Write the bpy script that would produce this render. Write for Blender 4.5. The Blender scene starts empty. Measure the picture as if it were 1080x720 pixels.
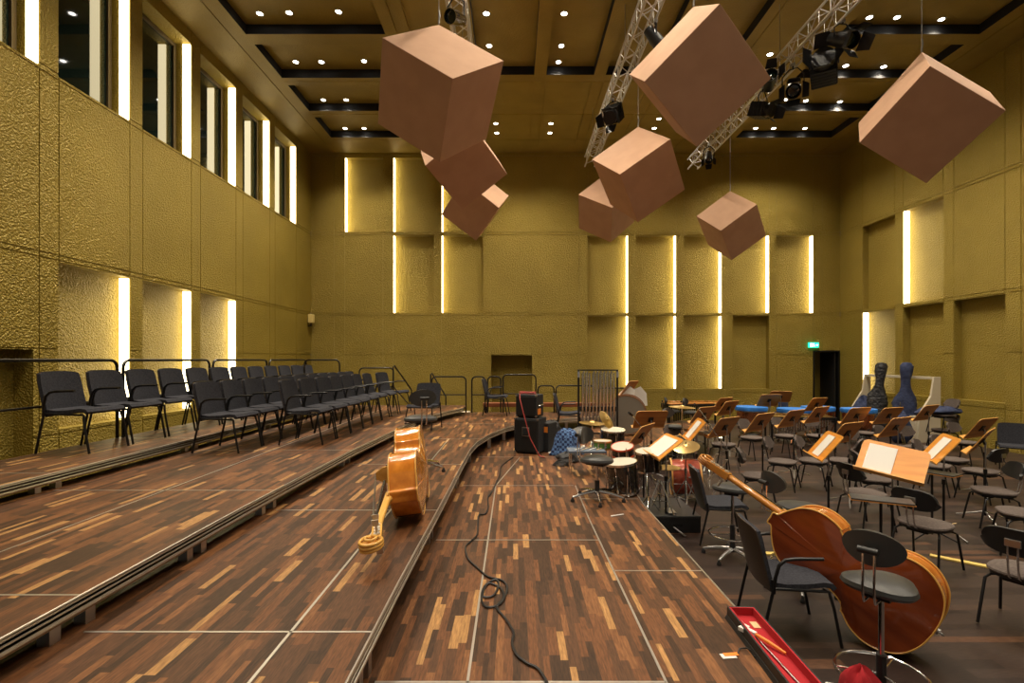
import bpy, math, random
from mathutils import Vector, Matrix, Euler
random.seed(7)
C = bpy.context.scene.collection
PI = math.pi
V = Vector
# ------------------------------------------------------------------ camera, world, exposure
CAMZ = 2.15
F = 540.0
cam_d = bpy.data.cameras.new('camera'); cam = bpy.data.objects.new('camera', cam_d); C.objects.link(cam)
cam.location = (0, 0, CAMZ); cam.rotation_euler = (PI/2, 0, 0)
cam_d.sensor_width = 36; cam_d.lens = 18; cam_d.shift_x = -2/1080; cam_d.shift_y = 19/1080; cam_d.clip_end = 200
bpy.context.scene.camera = cam
vs = bpy.context.scene.view_settings
vs.view_transform = 'Standard'; vs.look = 'None'; vs.gamma = 1; vs.use_curve_mapping = False; vs.exposure = -0.10
world = bpy.data.worlds.new('world'); bpy.context.scene.world = world; world.use_nodes = True
wb = world.node_tree.nodes['Background']; wb.inputs[0].default_value = (1.0, .86, .66, 1); wb.inputs[1].default_value = 0.20

def at(u, v, h):
    'point seen at photo pixel (u, v) that lies at height h'
    y = F*(CAMZ-h)/(v-379.0); return V(((u-542)/F*y, y, h))
# room measures
XL, XR, YB, YF, ZC = -7.17, 11.53, 18.1, -2.5, 9.43
Z1, Z2, Z3, Z4 = .55, .82, 1.0, 1.15      # heights of the four risers

# ------------------------------------------------------------------ materials
def mat(name, col, rough=.5, metal=0, spec=.5, emit=None, estr=0, coat=0):
    m = bpy.data.materials.new(name); m.use_nodes = True
    b = m.node_tree.nodes['Principled BSDF']
    b.inputs['Base Color'].default_value = (*col, 1); b.inputs['Roughness'].default_value = rough
    b.inputs['Metallic'].default_value = metal; b.inputs['Specular IOR Level'].default_value = spec
    b.inputs['Coat Weight'].default_value = coat
    if emit: b.inputs['Emission Color'].default_value = (*emit, 1); b.inputs['Emission Strength'].default_value = estr
    return m
def nodes(m): nt = m.node_tree; return nt, nt.nodes['Principled BSDF'], nt.nodes.new, nt.links.new
def noisy(m, c1, c2, scale, bump=0, bscale=None, stretch=(1,1,1), detail=3, dist=.01):
    nt, b, N, L = nodes(m)
    tc = N('ShaderNodeTexCoord'); mp = N('ShaderNodeMapping'); mp.inputs['Scale'].default_value = stretch
    L(tc.outputs['Object'], mp.inputs[0])
    n = N('ShaderNodeTexNoise'); n.inputs['Scale'].default_value = scale; n.inputs['Detail'].default_value = detail
    L(mp.outputs[0], n.inputs['Vector'])
    r = N('ShaderNodeValToRGB'); r.color_ramp.elements[0].position = .35; r.color_ramp.elements[1].position = .65
    r.color_ramp.elements[0].color = (*c1, 1); r.color_ramp.elements[1].color = (*c2, 1)
    L(n.outputs[0], r.inputs[0]); L(r.outputs[0], b.inputs['Base Color'])
    if bump:
        n2 = N('ShaderNodeTexNoise'); n2.inputs['Scale'].default_value = bscale or scale; n2.inputs['Detail'].default_value = 2
        L(mp.outputs[0], n2.inputs['Vector'])
        bp = N('ShaderNodeBump'); bp.inputs['Strength'].default_value = bump; bp.inputs['Distance'].default_value = dist
        L(n2.outputs[0], bp.inputs['Height']); L(bp.outputs[0], b.inputs['Normal'])
    return m
gold = noisy(mat('gold_plaster', (.4,.3,.06), .45, .3), (.31,.225,.032), (.37,.27,.042), .8, 1.0, 34, detail=5, dist=.042)
gold_ceiling = noisy(mat('gold_ceiling', (.4,.3,.06), .5, .2), (.27,.19,.038), (.33,.235,.048), 1.5, .5, 30, dist=.016)
black_gap = mat('black_gap', (.006,.006,.007), .8)
black_metal = mat('black_metal', (.012,.012,.013), .38, .3)
black_plastic = mat('black_plastic', (.014,.014,.015), .45)
chrome = mat('chrome', (.75,.75,.76), .14, 1)
steel = mat('brushed_steel', (.5,.5,.5), .35, 1)
alu = mat('aluminium_trim', (.62,.58,.52), .35, .85)
fabric_black = noisy(mat('black_fabric', (.03,.03,.035), .9, 0, .2), (.028,.029,.037), (.048,.049,.060), 60, .2, 300, dist=.002)
fabric_grey = noisy(mat('grey_brown_fabric', (.12,.1,.09), .95, 0, .2), (.105,.083,.075), (.145,.118,.105), 50, .2, 250, dist=.002)
leather = mat('stool_leather', (.035,.036,.037), .4)
white_paper = mat('paper', (.80,.78,.74), .8)
cream_paint = mat('cream_paint', (.62,.55,.42), .6)
red_lining = mat('red_velvet', (.42,.012,.02), .9)
blue_cloth = noisy(mat('navy_cloth', (.02,.03,.08), .85), (.018,.026,.07), (.035,.05,.12), 8, .6, 9, dist=.04)
black_cloth = noisy(mat('black_cloth', (.02,.02,.02), .6), (.012,.012,.015), (.03,.03,.034), 10, .8, 14, dist=.05)
bright_blue = noisy(mat('bright_blue_cover', (.02,.17,.6), .7), (.015,.14,.5), (.03,.22,.7), 6)
skin_head = mat('drum_head', (.62,.56,.46), .5)
gold_metal = mat('cymbal_bronze', (.75,.52,.2), .28, 1)
copper = mat('copper_kettle', (.78,.36,.18), .25, 1)
red_shell = noisy(mat('red_shell', (.36,.06,.03), .2, .1, coat=.6), (.30,.045,.025), (.48,.10,.05), 14)
dark_shell = mat('dark_lacquer_shell', (.012,.010,.008), .12, 0, .6, coat=.8)
wood_edge = mat('birch_edge', (.78,.40,.10), .5)
yellow_mat = mat('yellow_wood', (.75,.55,.15), .6)
red_cable = mat('red_cable', (.45,.06,.05), .5)
orange = mat('orange_plastic', (.85,.25,.03), .5)
glass_dark = mat('dark_glass', (.006,.012,.010), .04, 0, .8)
frame_brown = mat('window_frame_brown', (.10,.07,.03), .5, .2)
cube_cloth = noisy(mat('rose_beige_cloth', (.5,.33,.23), .85), (.51,.30,.185), (.555,.33,.205), 3, .1, 60, dist=.003)
led = mat('led_diffuser', (.9,.85,.7), .5, emit=(1.0,.84,.50), estr=7)
lamp_glow = mat('downlight_glow', (1,1,1), .5, emit=(1,.93,.82), estr=30)
stick_wood = mat('pale_stick', (.72,.52,.28), .5)

def wood(name, c1, c2, rough=.3, coat=.3, axis=1, sc=9):
    m = mat(name, c1, rough, 0, .5, coat=coat)
    st = [sc, sc, sc]; st[axis] = sc*.12
    return noisy(m, c1, c2, 1.0, 0, None, tuple(st), 6)
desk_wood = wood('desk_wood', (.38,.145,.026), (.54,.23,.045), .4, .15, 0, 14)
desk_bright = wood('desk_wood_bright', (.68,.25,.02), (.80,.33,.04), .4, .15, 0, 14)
bass_amber = wood('bass_amber_varnish', (.50,.15,.014), (.74,.27,.032), .14, .8)
bass_amber_back = wood('bass_amber_back', (.50,.18,.025), (.68,.28,.045), .16, .8)
bass_red = wood('bass_red_varnish', (.13,.022,.005), (.23,.045,.009), .18, .8)
bass_red_rib = wood('bass_red_rib', (.42,.11,.015), (.62,.20,.03), .2, .6)
bass_edge = mat('bass_purfled_edge', (.72,.38,.08), .3, coat=.5)
neck_maple = wood('neck_maple', (.66,.33,.06), (.82,.46,.11), .25, .5)
neck_red = wood('neck_red', (.30,.10,.02), (.52,.22,.04), .22, .6)
ebony = mat('ebony', (.012,.010,.009), .25)

def parquet(name, cols, width, length, rough=.5, bright=1, turn=False):
    m = mat(name, (.1,.05,.03), rough, 0, .3); nt, b, N, L = nodes(m)
    g = N('ShaderNodeNewGeometry'); sp = N('ShaderNodeSeparateXYZ'); L(g.outputs['Position'], sp.inputs[0])
    ax, ay = (1, 0) if turn else (0, 1)
    def math_(op, a, bval=None, c=None):
        n = N('ShaderNodeMath'); n.operation = op
        for i, x in enumerate((a, bval, c)):
            if x is None: continue
            if isinstance(x, (int, float)): n.inputs[i].default_value = x
            else: L(x, n.inputs[i])
        return n.outputs[0]
    v1 = N('ShaderNodeTexVoronoi'); v1.voronoi_dimensions = '1D'; v1.inputs['Scale'].default_value = 1
    L(math_('MULTIPLY', sp.outputs[ax], 1/width), v1.inputs['W'])
    s1 = N('ShaderNodeSeparateColor'); L(v1.outputs['Color'], s1.inputs[0])
    w2 = math_('ADD', math_('MULTIPLY', sp.outputs[ay], 1/length), math_('MULTIPLY', s1.outputs[0], 173.0))
    v2 = N('ShaderNodeTexVoronoi'); v2.voronoi_dimensions = '1D'; v2.inputs['Scale'].default_value = 1; L(w2, v2.inputs['W'])
    v2.inputs['Randomness'].default_value = .7
    s2 = N('ShaderNodeSeparateColor'); L(v2.outputs['Color'], s2.inputs[0])
    mix = math_('FRACT', math_('ADD', s2.outputs[0], s1.outputs[1]))
    r = N('ShaderNodeValToRGB'); r.color_ramp.interpolation = 'CONSTANT'
    els = r.color_ramp.elements
    while len(els) < len(cols): els.new(.5)
    for e, (p, c) in zip(els, cols): e.position = p; e.color = (*[x*bright for x in c], 1)
    L(mix, r.inputs[0])
    # grain
    mp = N('ShaderNodeMapping'); mp.inputs['Scale'].default_value = (14, 130, 90) if turn else (130, 14, 90)
    L(g.outputs['Position'], mp.inputs[0]); n = N('ShaderNodeTexNoise'); n.inputs['Scale'].default_value = 1; n.inputs['Detail'].default_value = 4
    L(mp.outputs[0], n.inputs['Vector'])
    mr = N('ShaderNodeMapRange'); mr.inputs[1].default_value = .3; mr.inputs[2].default_value = .7; mr.inputs[3].default_value = .62; mr.inputs[4].default_value = 1.32
    L(n.outputs[0], mr.inputs[0])
    mx = N('ShaderNodeMix'); mx.data_type = 'RGBA'; mx.blend_type = 'MULTIPLY'; mx.inputs[0].default_value = 1
    L(r.outputs[0], mx.inputs[6]); cb = N('ShaderNodeCombineColor')
    for i in range(3): L(mr.outputs[0], cb.inputs[i])
    L(cb.outputs[0], mx.inputs[7]); L(mx.outputs[2], b.inputs['Base Color'])
    return m
DK, MD, WM, LT, TN = (.055,.026,.012), (.098,.043,.019), (.15,.060,.023), (.21,.088,.033), (.40,.21,.075)
deck_wood = parquet('walnut_strip_parquet', [(0,DK),(.16,MD),(.34,WM),(.46,DK),(.58,LT),(.68,MD),(.80,WM),(.94,TN)], .040, .34)
D1, D2, D3, D4 = (.026,.015,.012), (.040,.024,.019), (.058,.033,.024), (.095,.045,.026)
floor_wood = parquet('dark_plank_floor', [(0,D1),(.22,D2),(.45,D3),(.6,D1),(.78,D2),(.95,D4)], .085, 1.1, .45, 1.0, True)

# plaid shirt
plaid = mat('plaid_cloth', (.1,.2,.5), .9)
nt, b_, N_, L_ = nodes(plaid)
tc = N_('ShaderNodeTexCoord'); ck = N_('ShaderNodeTexChecker'); ck.inputs['Scale'].default_value = 24
ck.inputs['Color1'].default_value = (.10,.20,.42,1); ck.inputs['Color2'].default_value = (.012,.025,.09,1)
L_(tc.outputs['Object'], ck.inputs['Vector']); L_(ck.outputs[0], b_.inputs['Base Color'])

# ------------------------------------------------------------------ mesh building helpers
class B:
    'collects boxes, tubes and surfaces that become ONE mesh object'
    def __init__(s): s.v = []; s.f = []; s.m = []; s.mi = 0
    def add(s, vs, fs, M=None):
        n = len(s.v)
        s.v += [tuple(M @ V(p)) if M else tuple(p) for p in vs]
        s.f += [tuple(i+n for i in f) for f in fs]; s.m += [s.mi]*len(fs); return s
    def box(s, a, b, M=None):
        (x0,y0,z0),(x1,y1,z1) = a, b
        return s.add([(x0,y0,z0),(x1,y0,z0),(x1,y1,z0),(x0,y1,z0),(x0,y0,z1),(x1,y0,z1),(x1,y1,z1),(x0,y1,z1)],
              [(0,3,2,1),(4,5,6,7),(0,1,5,4),(1,2,6,5),(2,3,7,6),(3,0,4,7)], M)
    def prism(s, pts, z0, z1, M=None):
        n = len(pts)
        return s.add([(x,y,z0) for x,y in pts]+[(x,y,z1) for x,y in pts],
              [tuple(range(n-1,-1,-1)), tuple(range(n,2*n))]+[(i,(i+1)%n,n+(i+1)%n,n+i) for i in range(n)], M)
    def tube(s, pts, r, seg=8, closed=False, M=None):
        pts = [V(p) for p in pts]; n = len(pts)
        rs = r if isinstance(r, (list, tuple)) else [r]*n
        vs, fs = [], []; ref = None
        for i, p in enumerate(pts):
            if closed: t = pts[(i+1)%n]-pts[i-1]
            else: t = pts[min(i+1,n-1)]-pts[max(i-1,0)]
            t.normalize()
            if ref is None: ref = t.orthogonal()
            x = (ref - t*ref.dot(t))
            if x.length < 1e-6: x = t.orthogonal()
            x.normalize(); ref = x; y = t.cross(x)
            for k in range(seg):
                a = 2*PI*k/seg; vs.append(p+(x*math.cos(a)+y*math.sin(a))*rs[i])
        m = n if closed else n-1
        for i in range(m):
            for k in range(seg):
                j = (i+1)%n
                fs.append((i*seg+k, i*seg+(k+1)%seg, j*seg+(k+1)%seg, j*seg+k))
        if not closed: fs += [tuple(range(seg-1,-1,-1)), tuple(range((n-1)*seg, n*seg))]
        return s.add(vs, fs, M)
    def cyl(s, a, b, r, r2=None, seg=16, M=None): return s.tube([a,b], [r, r if r2 is None else r2], seg, False, M)
    def lathe(s, prof, seg=20, M=None):
        n = len(prof); vs = [(r*math.cos(2*PI*k/seg), r*math.sin(2*PI*k/seg), z) for r,z in prof for k in range(seg)]
        ringy = n > 3 and abs(prof[0][0]-prof[-1][0]) < 1e-6 and prof[0][0] > .05
        fs = [(i*seg+k, i*seg+(k+1)%seg, ((i+1)%n)*seg+(k+1)%seg, ((i+1)%n)*seg+k) for i in range(n if ringy else n-1) for k in range(seg)]
        if not ringy: fs += [tuple(range(seg-1,-1,-1)), tuple(range((n-1)*seg, n*seg))]
        return s.add(vs, fs, M)
    def grid(s, fn, nu, nv, thick=0, M=None):
        'surface fn(u,v) for u,v in 0..1, given thickness along -normal'
        P = [[V(fn(i/nu, j/nv)) for j in range(nv+1)] for i in range(nu+1)]
        vs = [p for row in P for p in row]; idx = lambda i,j: i*(nv+1)+j
        fs = [(idx(i,j), idx(i+1,j), idx(i+1,j+1), idx(i,j+1)) for i in range(nu) for j in range(nv)]
        if thick:
            off = len(vs)
            for i in range(nu+1):
                for j in range(nv+1):
                    du = P[min(i+1,nu)][j]-P[max(i-1,0)][j]; dv = P[i][min(j+1,nv)]-P[i][max(j-1,0)]
                    vs.append(P[i][j]-du.cross(dv).normalized()*thick)
            fs += [tuple(off+k for k in reversed(f)) for f in list(fs)]
            for i in range(nu):
                fs.append((idx(i+1,0), idx(i,0), off+idx(i,0), off+idx(i+1,0))); fs.append((idx(i,nv), idx(i+1,nv), off+idx(i+1,nv), off+idx(i,nv)))
            for j in range(nv):
                fs.append((idx(0,j), idx(0,j+1), off+idx(0,j+1), off+idx(0,j))); fs.append((idx(nu,j+1), idx(nu,j), off+idx(nu,j), off+idx(nu,j+1)))
        return s.add(vs, fs, M)
    def build(s, name, m, parent=None, smooth=False, bevel=0, seg=2):
        me = bpy.data.meshes.new(name); me.from_pydata(s.v, [], s.f); me.update()
        for mm in (m if isinstance(m, (list, tuple)) else [m]): me.materials.append(mm)
        for p, i in zip(me.polygons, s.m): p.material_index = i
        if smooth:
            me.shade_smooth(); me.set_sharp_from_angle(angle=math.radians(40))
        o = bpy.data.objects.new(name, me); C.objects.link(o)
        if bevel:
            md = o.modifiers.new('bevel', 'BEVEL'); md.width = bevel; md.segments = seg; md.limit_method = 'ANGLE'
        if parent: o.parent = parent
        return o
def tag(o, label=None, cat=None, group=None, kind=None):
    if label: o['label'] = label
    if cat: o['category'] = cat
    if group: o['group'] = group
    if kind: o['kind'] = kind
    return o
def thing(name, label, cat, loc=(0,0,0), rz=0, group=None, M=None):
    o = bpy.data.objects.new(name, None); C.objects.link(o); o.empty_display_size = .1
    if M is not None: o.matrix_world = M
    else: o.location = loc; o.rotation_euler = (0,0,rz)
    return tag(o, label, cat, group)
def copy_tree(o, parent=None):
    c = o.copy(); C.objects.link(c)
    if parent: c.parent = parent
    for ch in [x for x in C.objects if x.parent == o]: copy_tree(ch, c)
    return c
class Kind:
    'a prototype: the first placing moves it, later ones copy it with its parts'
    def __init__(s, make): s.make = make; s.o = None; s.kids = None
    def put(s, loc, rz, label, group=None, cat=None):
        if s.o is None: s.o = o = s.make()
        else: o = copy_tree(s.o)
        o.location = loc; o.rotation_euler = (0,0,rz); o['label'] = label
        if group: o['group'] = group
        elif 'group' in o: del o['group']
        return o
def frame_matrix(o, x, y, z):
    M = Matrix.Identity(4)
    for i, a in enumerate((x, y, z)):
        for j in range(3): M[j][i] = a[j]
    M.translation = V(o); return M
def superell(rx, ry, n=28, p=3.0, cx=0, cy=0):
    out = []
    for k in range(n):
        a = 2*PI*k/n; c, s_ = math.cos(a), math.sin(a)
        out.append((cx+rx*math.copysign(abs(c)**(2/p), c), cy+ry*math.copysign(abs(s_)**(2/p), s_)))
    return out
def pad(b, pts, z0, z1, r=.012, M=None, crown=0):
    'cushion: a rounded-edge slab from an outline'
    cx = sum(p[0] for p in pts)/len(pts); cy = sum(p[1] for p in pts)/len(pts); n = len(pts)
    h = (z1-z0)
    rings = [(1-r*2.2/.2, z0), (1-r*.6/.2, z0+h*.12), (1, z0+h*.45), (1-r*.3/.2, z0+h*.8), (1-r*1.4/.2, z1), (.6, z1+crown*.8), (.25, z1+crown)]
    vs = [(cx+(x-cx)*t, cy+(y-cy)*t, z) for t, z in rings for x, y in pts]
    fs = [(i*n+k, i*n+(k+1)%n, (i+1)*n+(k+1)%n, (i+1)*n+k) for i in range(len(rings)-1) for k in range(n)]
    fs += [tuple(range(n-1,-1,-1)), tuple(range((len(rings)-1)*n, len(rings)*n))]
    return b.add(vs, fs, M)
ORD = ['first','second','third','fourth','fifth','sixth','seventh','eighth','ninth','tenth','eleventh','twelfth','thirteenth','fourteenth']

# ------------------------------------------------------------------ walls and ceiling as panelled relief
def relief(name, org, U, W, Nn, u0, u1, v0, v1, cells, mats, kind='structure', thick=.9):
    '''panelled surface: cells = (u0,u1,v0,v1,depth[,side material index]); later cells win; depth goes away from the room'''
    us = sorted({round(x,4) for x in [u0,u1]+[c[i] for c in cells for i in (0,1)] if u0-1e-6 <= x <= u1+1e-6})
    ws = sorted({round(x,4) for x in [v0,v1]+[c[i] for c in cells for i in (2,3)] if v0-1e-6 <= x <= v1+1e-6})
    D = {}; 
    for i in range(len(us)-1):
        for j in range(len(ws)-1):
            a, b = (us[i]+us[i+1])/2, (ws[j]+ws[j+1])/2; d = (0, 0)
            for c in cells:
                if c[0] < a < c[1] and c[2] < b < c[3]: d = (c[4], c[5] if len(c) > 5 else 0)
            D[i,j] = d
    b = B(); P = lambda u, w, d: V(org)+V(U)*u+V(W)*w-V(Nn)*d
    flip = V(U).cross(V(W)).dot(V(Nn)) < 0
    def q(ps, mi):
        b.mi = mi; b.add(ps[::-1] if flip else ps, [(0,1,2,3)])
    for (i,j), (d, sm) in D.items():
        if d is None: continue
        ua, ub, wa, wb_ = us[i], us[i+1], ws[j], ws[j+1]
        q([P(ua,wa,d), P(ub,wa,d), P(ub,wb_,d), P(ua,wb_,d)], 0)
        e = D.get((i+1,j))
        if e and e[0] is not None and abs(e[0]-d) > 1e-6: q([P(ub,wa,d), P(ub,wa,e[0]), P(ub,wb_,e[0]), P(ub,wb_,d)], max(sm, e[1]))
        e = D.get((i,j+1))
        if e and e[0] is not None and abs(e[0]-d) > 1e-6: q([P(ua,wb_,d), P(ub,wb_,d), P(ub,wb_,e[0]), P(ua,wb_,e[0])], max(sm, e[1]))
    # solid backing keeps the surface from being paper thin
    b.mi = 0
    corners = [P(u,w,thick) for u,w in ((u0,v0),(u1,v0),(u1,v1),(u0,v1))]
    q(corners[::-1], 0)
    return tag(b.build(name, mats), kind=kind)
G = .020   # groove
def grooves_v(u, v0, v1): return (u-G/2, u+G/2, v0, v1, G)
ROWS = [1.05, 2.32, 3.73, 6.58]
def hgroove(u0, u1, extra=()):
    out = []
    for z in (2.32, 3.79, 3.71, 6.64, 6.55, .98): out.append((u0, u1, z-G/2, z+G/2, G))
    return out
H = ZC+.02
ND = .20
strips = []   # (wall, u jamb, z0, z1, depth)
# back wall: u = x, w = z, normal -y
bx = [(-5.97,-4.62),(-4.26,-2.84),(-2.55,-1.10),(-.80,.64),(.94,2.30),(2.61,4.03),(4.32,5.73),(6.02,7.34),(7.74,9.02),(9.28,10.58)]
cells = hgroove(XL, XR)
for a, b in bx: cells += [grooves_v(a, 0, H), grooves_v(b, 0, H)]
for a in (-6.35, 10.9): cells.append(grooves_v(a, 0, H))
nb = []
for k, side in ((0,'L'),(1,'L'),(2,'L')): nb.append((k, 6.66, 9.28, side))
for k, side in ((1,'L'),(2,'L'),(5,'R'),(6,'R'),(7,'R'),(8,'R'),(9,'R')): nb.append((k, 3.80, 6.53, side))
for k, side in ((5,'R'),(6,'R'),(7,'R'),(8,None)): nb.append((k, 1.12, 3.69, side))
for k, z0, z1, side in nb:
    a, b = bx[k]; cells.append((a, b, z0, z1, ND))
    if side: strips.append(('back', a if side == 'L' else b, z0, z1, 1 if side == 'L' else -1, k))
cells.append((bx[3][0], bx[3][1], .0, 2.30, .45))
cells.append((10.6, 11.52, 0, 2.42, None))
wall_back = relief('wall_back', (0,YB,0), (1,0,0), (0,0,1), (0,-1,0), XL, XR, 0, H, [c for c in cells], [gold, black_gap])
# room behind the open door
b = B(); b.box((10.2,19.4,0),(12.2,19.5,2.6)); b.box((10.2,YB+.02,0),(10.3,19.4,2.6)); b.box((12.1,YB+.02,0),(12.2,19.4,2.6)); b.box((10.2,YB+.02,2.6),(12.2,19.5,2.7)); b.box((10.2,YB+.02,-.1),(12.2,19.5,0))
tag(b.build('wall_passage', gold), kind='structure')
d = B(); d.box((11.36,YB+.05,.02),(11.41,YB+.95,2.40)); d = tag(d.build('door_1', black_plastic, bevel=.004), kind='structure')
h = B(); h.cyl((11.36,YB+.85,1.05),(11.30,YB+.85,1.05),.011); h.cyl((11.30,YB+.86,1.05),(11.30,YB+.72,1.05),.011); h.build('door_handle', chrome, d)
b = B(); b.box((10.58,YB-.012,0),(10.63,YB+.22,2.47)); b.box((11.47,YB-.012,0),(11.52,YB+.22,2.47)); b.box((10.63,YB-.012,2.42),(11.47,YB+.22,2.47))
tag(b.build('trim_1', black_metal), kind='structure')
# left wall: u = y, normal +x
ly = [(8.07+1.825*k, 9.56+1.825*k) for k in range(-6, 5)]
cells = [(-2.6 if c[0] == XL else c[0], YB, c[2], c[3], c[4]) for c in hgroove(XL, XR)]
for a, b in ly: cells += [grooves_v(a, 0, H), grooves_v(b, 0, H)]
wins = []
for n, k in enumerate(range(4, 11)):
    a, b = ly[k]; cells.append((a, b, 6.60, 9.16, .42)); strips.append(('left', b, 6.62, 9.14, -1, k)); wins.append((a, b))
for k in (6, 7, 8):
    a, b = ly[k]; cells.append((a, b, 1.05, 3.68, ND)); strips.append(('left', b, 1.07, 3.66, -1, k+100))
cells.append((ly[5][0], 7.64, 0, 2.30, .3))
wall_left = relief('wall_left', (XL,0,0), (0,1,0), (0,0,1), (1,0,0), YF, YB, 0, H, cells, [gold, black_gap])
for n, (a, b_) in enumerate(wins):
    x = XL-.40
    f = B()
    for (p, q_) in (((x-.01,a+.01,6.61),(x+.07,a+.09,9.15)), ((x-.01,b_-.09,6.61),(x+.07,b_-.01,9.15)), ((x-.01,a+.09,6.61),(x+.07,b_-.09,6.69)), ((x-.01,a+.09,9.07),(x+.07,b_-.09,9.15))): f.box(p, q_)
    w = tag(f.build('window_%d' % (n+1), frame_brown, bevel=.004), kind='structure')
    g = B(); g.box((x+.005,a+.09,6.69),(x+.03,b_-.09,9.07)); g.build('pane', glass_dark, w)
# right wall: u = y, normal -x
ry = [(15.5,16.93),(13.75,15.17),(12.02,13.42)]+[(12.02-1.78*k, 13.42-1.78*k) for k in range(1,9)]
cells = [(YF, YB, c[2], c[3], c[4]) for c in hgroove(XL, XR)]
for a, b in ry: cells += [grooves_v(a, 0, H), grooves_v(b, 0, H)]
cells += [(ry[0][0], ry[0][1], 3.80, 6.53, ND), (ry[1][0], ry[1][1], 3.80, 6.53, ND), (ry[0][0], ry[0][1], 1.12, 3.69, ND), (ry[1][0], ry[1][1], 1.12, 3.69, ND), (ry[2][0], ry[2][1], 1.12, 3.69, ND)]
strips += [('right', ry[1][1], 3.80, 6.53, -1, 1), ('right', ry[0][1], 1.12, 3.69, -1, 0)]
relief('wall_right', (XR,0,0), (0,1,0), (0,0,1), (-1,0,0), YF, YB, 0, H, cells, [gold, black_gap])

# light strips standing in the jambs of the recesses
for wl, u, z0, z1, sg, k in strips:
    b = B(); t = .03; c0 = .015; w = ND-.02
    if wl == 'back':
        b.box((min(u+sg*.002, u+sg*t), YB+c0, z0+.005), (max(u+sg*.002, u+sg*t), YB+w, z1-.005))
        row = 'upper' if z0 > 6 else 'middle' if z0 > 3 else 'lower'
        lab = 'glowing light strip, %s row of the back wall, %s bay from the left' % (row, ORD[k])
    elif wl == 'left':
        b.box((XL-w, u-t, z0), (XL-c0, u-.002, z1))
        lab = ('glowing light strip beside the %s high left-wall window from the near end' % ORD[k-4]) if k < 100 else ('glowing light strip in the %s lower recess of the left wall behind the chairs' % ORD[k-106])
    else:
        b.box((XR+c0, u-t, z0), (XR+w, u-.002, z1))
        lab = 'glowing light strip in the %s recess of the right wall' % ('upper middle' if z0 > 3 else 'lower far')
    tag(b.build('light_strip', led), lab, 'light strip', 'vertical light strips in the wall recesses')

# ceiling: u = x, w = y, normal -z
cells = []
CD = .22
far = [7.85, 9.65, 11.46, 13.24, 15.0, 16.8]
for y1 in far:
    for x0, x1 in ((-6.0,-2.88),(7.28,10.42)): cells.append((x0, x1, y1-1.4, y1, CD, 1))
for x0, x1 in ((-.9,.52),(.83,2.05),(2.35,3.57),(3.88,5.3)):
    cells.append((x0, x1, 5.2, 13.1, CD, 1))
for x in (-6.35, -2.6, -1.15, 5.55, 7.0, 10.75): cells.append((x-.012, x+.012, YF, YB, .02))
for x in (.52, .83, 2.05, 2.35, 3.57, 3.88): cells.append((x-.012, x+.012, 13.4, YB, .02))
for y in (13.42, 15.2, 16.95, 4.9): cells.append((-6.0, 10.42, y-.012, y+.012, .02))
cells = [c for c in cells]
relief('ceiling', (0,0,ZC), (1,0,0), (0,1,0), (0,0,-1), XL, XR, YF, YB, cells, [gold_ceiling, black_gap], thick=.6)
# beams with a little depth below the ceiling, along the hall
for n, (x0, x1) in enumerate(((-2.5,-2.3),(6.7,6.9))):
    b = B(); b.box((x0, YF, ZC-.05), (x1, YB-.01, ZC+.01)); tag(b.build('trim_%d' % (n+2), gold_ceiling), kind='structure')
# cornice where ceiling meets walls
b = B(); b.box((XL+.005, YB-.05, ZC-.09), (XR-.005, YB-.003, ZC+.01)); tag(b.build('trim_4', gold), kind='structure')

# ground floor
b = B(); b.box((XL-.6, YF, -.2), (XR+.6, YB+.4, 0)); tag(b.build('floor', floor_wood), kind='structure')

# ------------------------------------------------------------------ downlights
def in_coffer(x, y):
    for c in ((-6.0,-2.88),(7.28,10.42)):
        if c[0] < x < c[1]:
            for y1 in far:
                if y1-1.4 < y < y1: return True
    for c in ((-.9,.52),(.83,2.05),(2.35,3.57),(3.88,5.3)):
        if c[0] < x < c[1] and 5.2 < y < 13.1: return True
    return False
def make_down():
    t = thing('ceiling_downlight', '', 'ceiling light')
    b = B(); b.lathe([(.062,0),(.085,0),(.088,-.008),(.062,-.012)], 20); b.build('trim_ring', steel, t, True)
    b = B(); b.lathe([(.06,-.002),(.06,-.006)], 20); b.build('lamp_glass', lamp_glow, t)
    return t
KD = Kind(make_down)
dl = [(274,14),(305,13),(357,12),(312,65),(339,65),(384,64),(341,105),(365,105),(364,135),(384,135),(513,14),(516,48),(595,14),(592,48),(589,65),
      (523,130),(524,140),(581,130),(580,140),(917,18),(946,18),(993,20),(892,69),(932,70),(828,105),(850,106),(886,107),(797,135),(816,135),(849,135),(812,57),(695,125),(690,135)]
pos = []
for u, v in dl:
    hz = ZC+CD
    y = F*(hz-CAMZ)/(379-v); x = (u-542)/F*y
    if not in_coffer(x, y): hz = ZC; y = F*(hz-CAMZ)/(379-v); x = (u-542)/F*y
    pos.append((x, y, hz-.001))
for y in (7.15, 8.95):
    for x in (-5.2,-4.4,-3.4, 7.9, 8.8, 9.7): pos.append((x, y, ZC+CD-.001))
for y in (1.0, 3.2, 6.2, 8.2):
    for x in (-.2, 1.4, 3.0, 4.6): pos.append((x, y, (ZC+CD if y > 5.2 else ZC)-.001))
for y in (.5, 2.8, 4.6):
    for x in (-4.4, 8.8): pos.append((x, y, ZC-.001))
for p in pos:
    KD.put(p, 0, 'small round recessed downlight in the gold ceiling', 'recessed ceiling downlights')
    x, y, z = p
    l = bpy.data.lights.new('downlight_beam', 'SPOT'); l.energy = 340; l.color = (1, .87, .68); l.spot_size = math.radians(118); l.spot_blend = .9; l.shadow_soft_size = .09
    o = bpy.data.objects.new('downlight_beam', l); o.location = (x, y, z-.03); C.objects.link(o)

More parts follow.
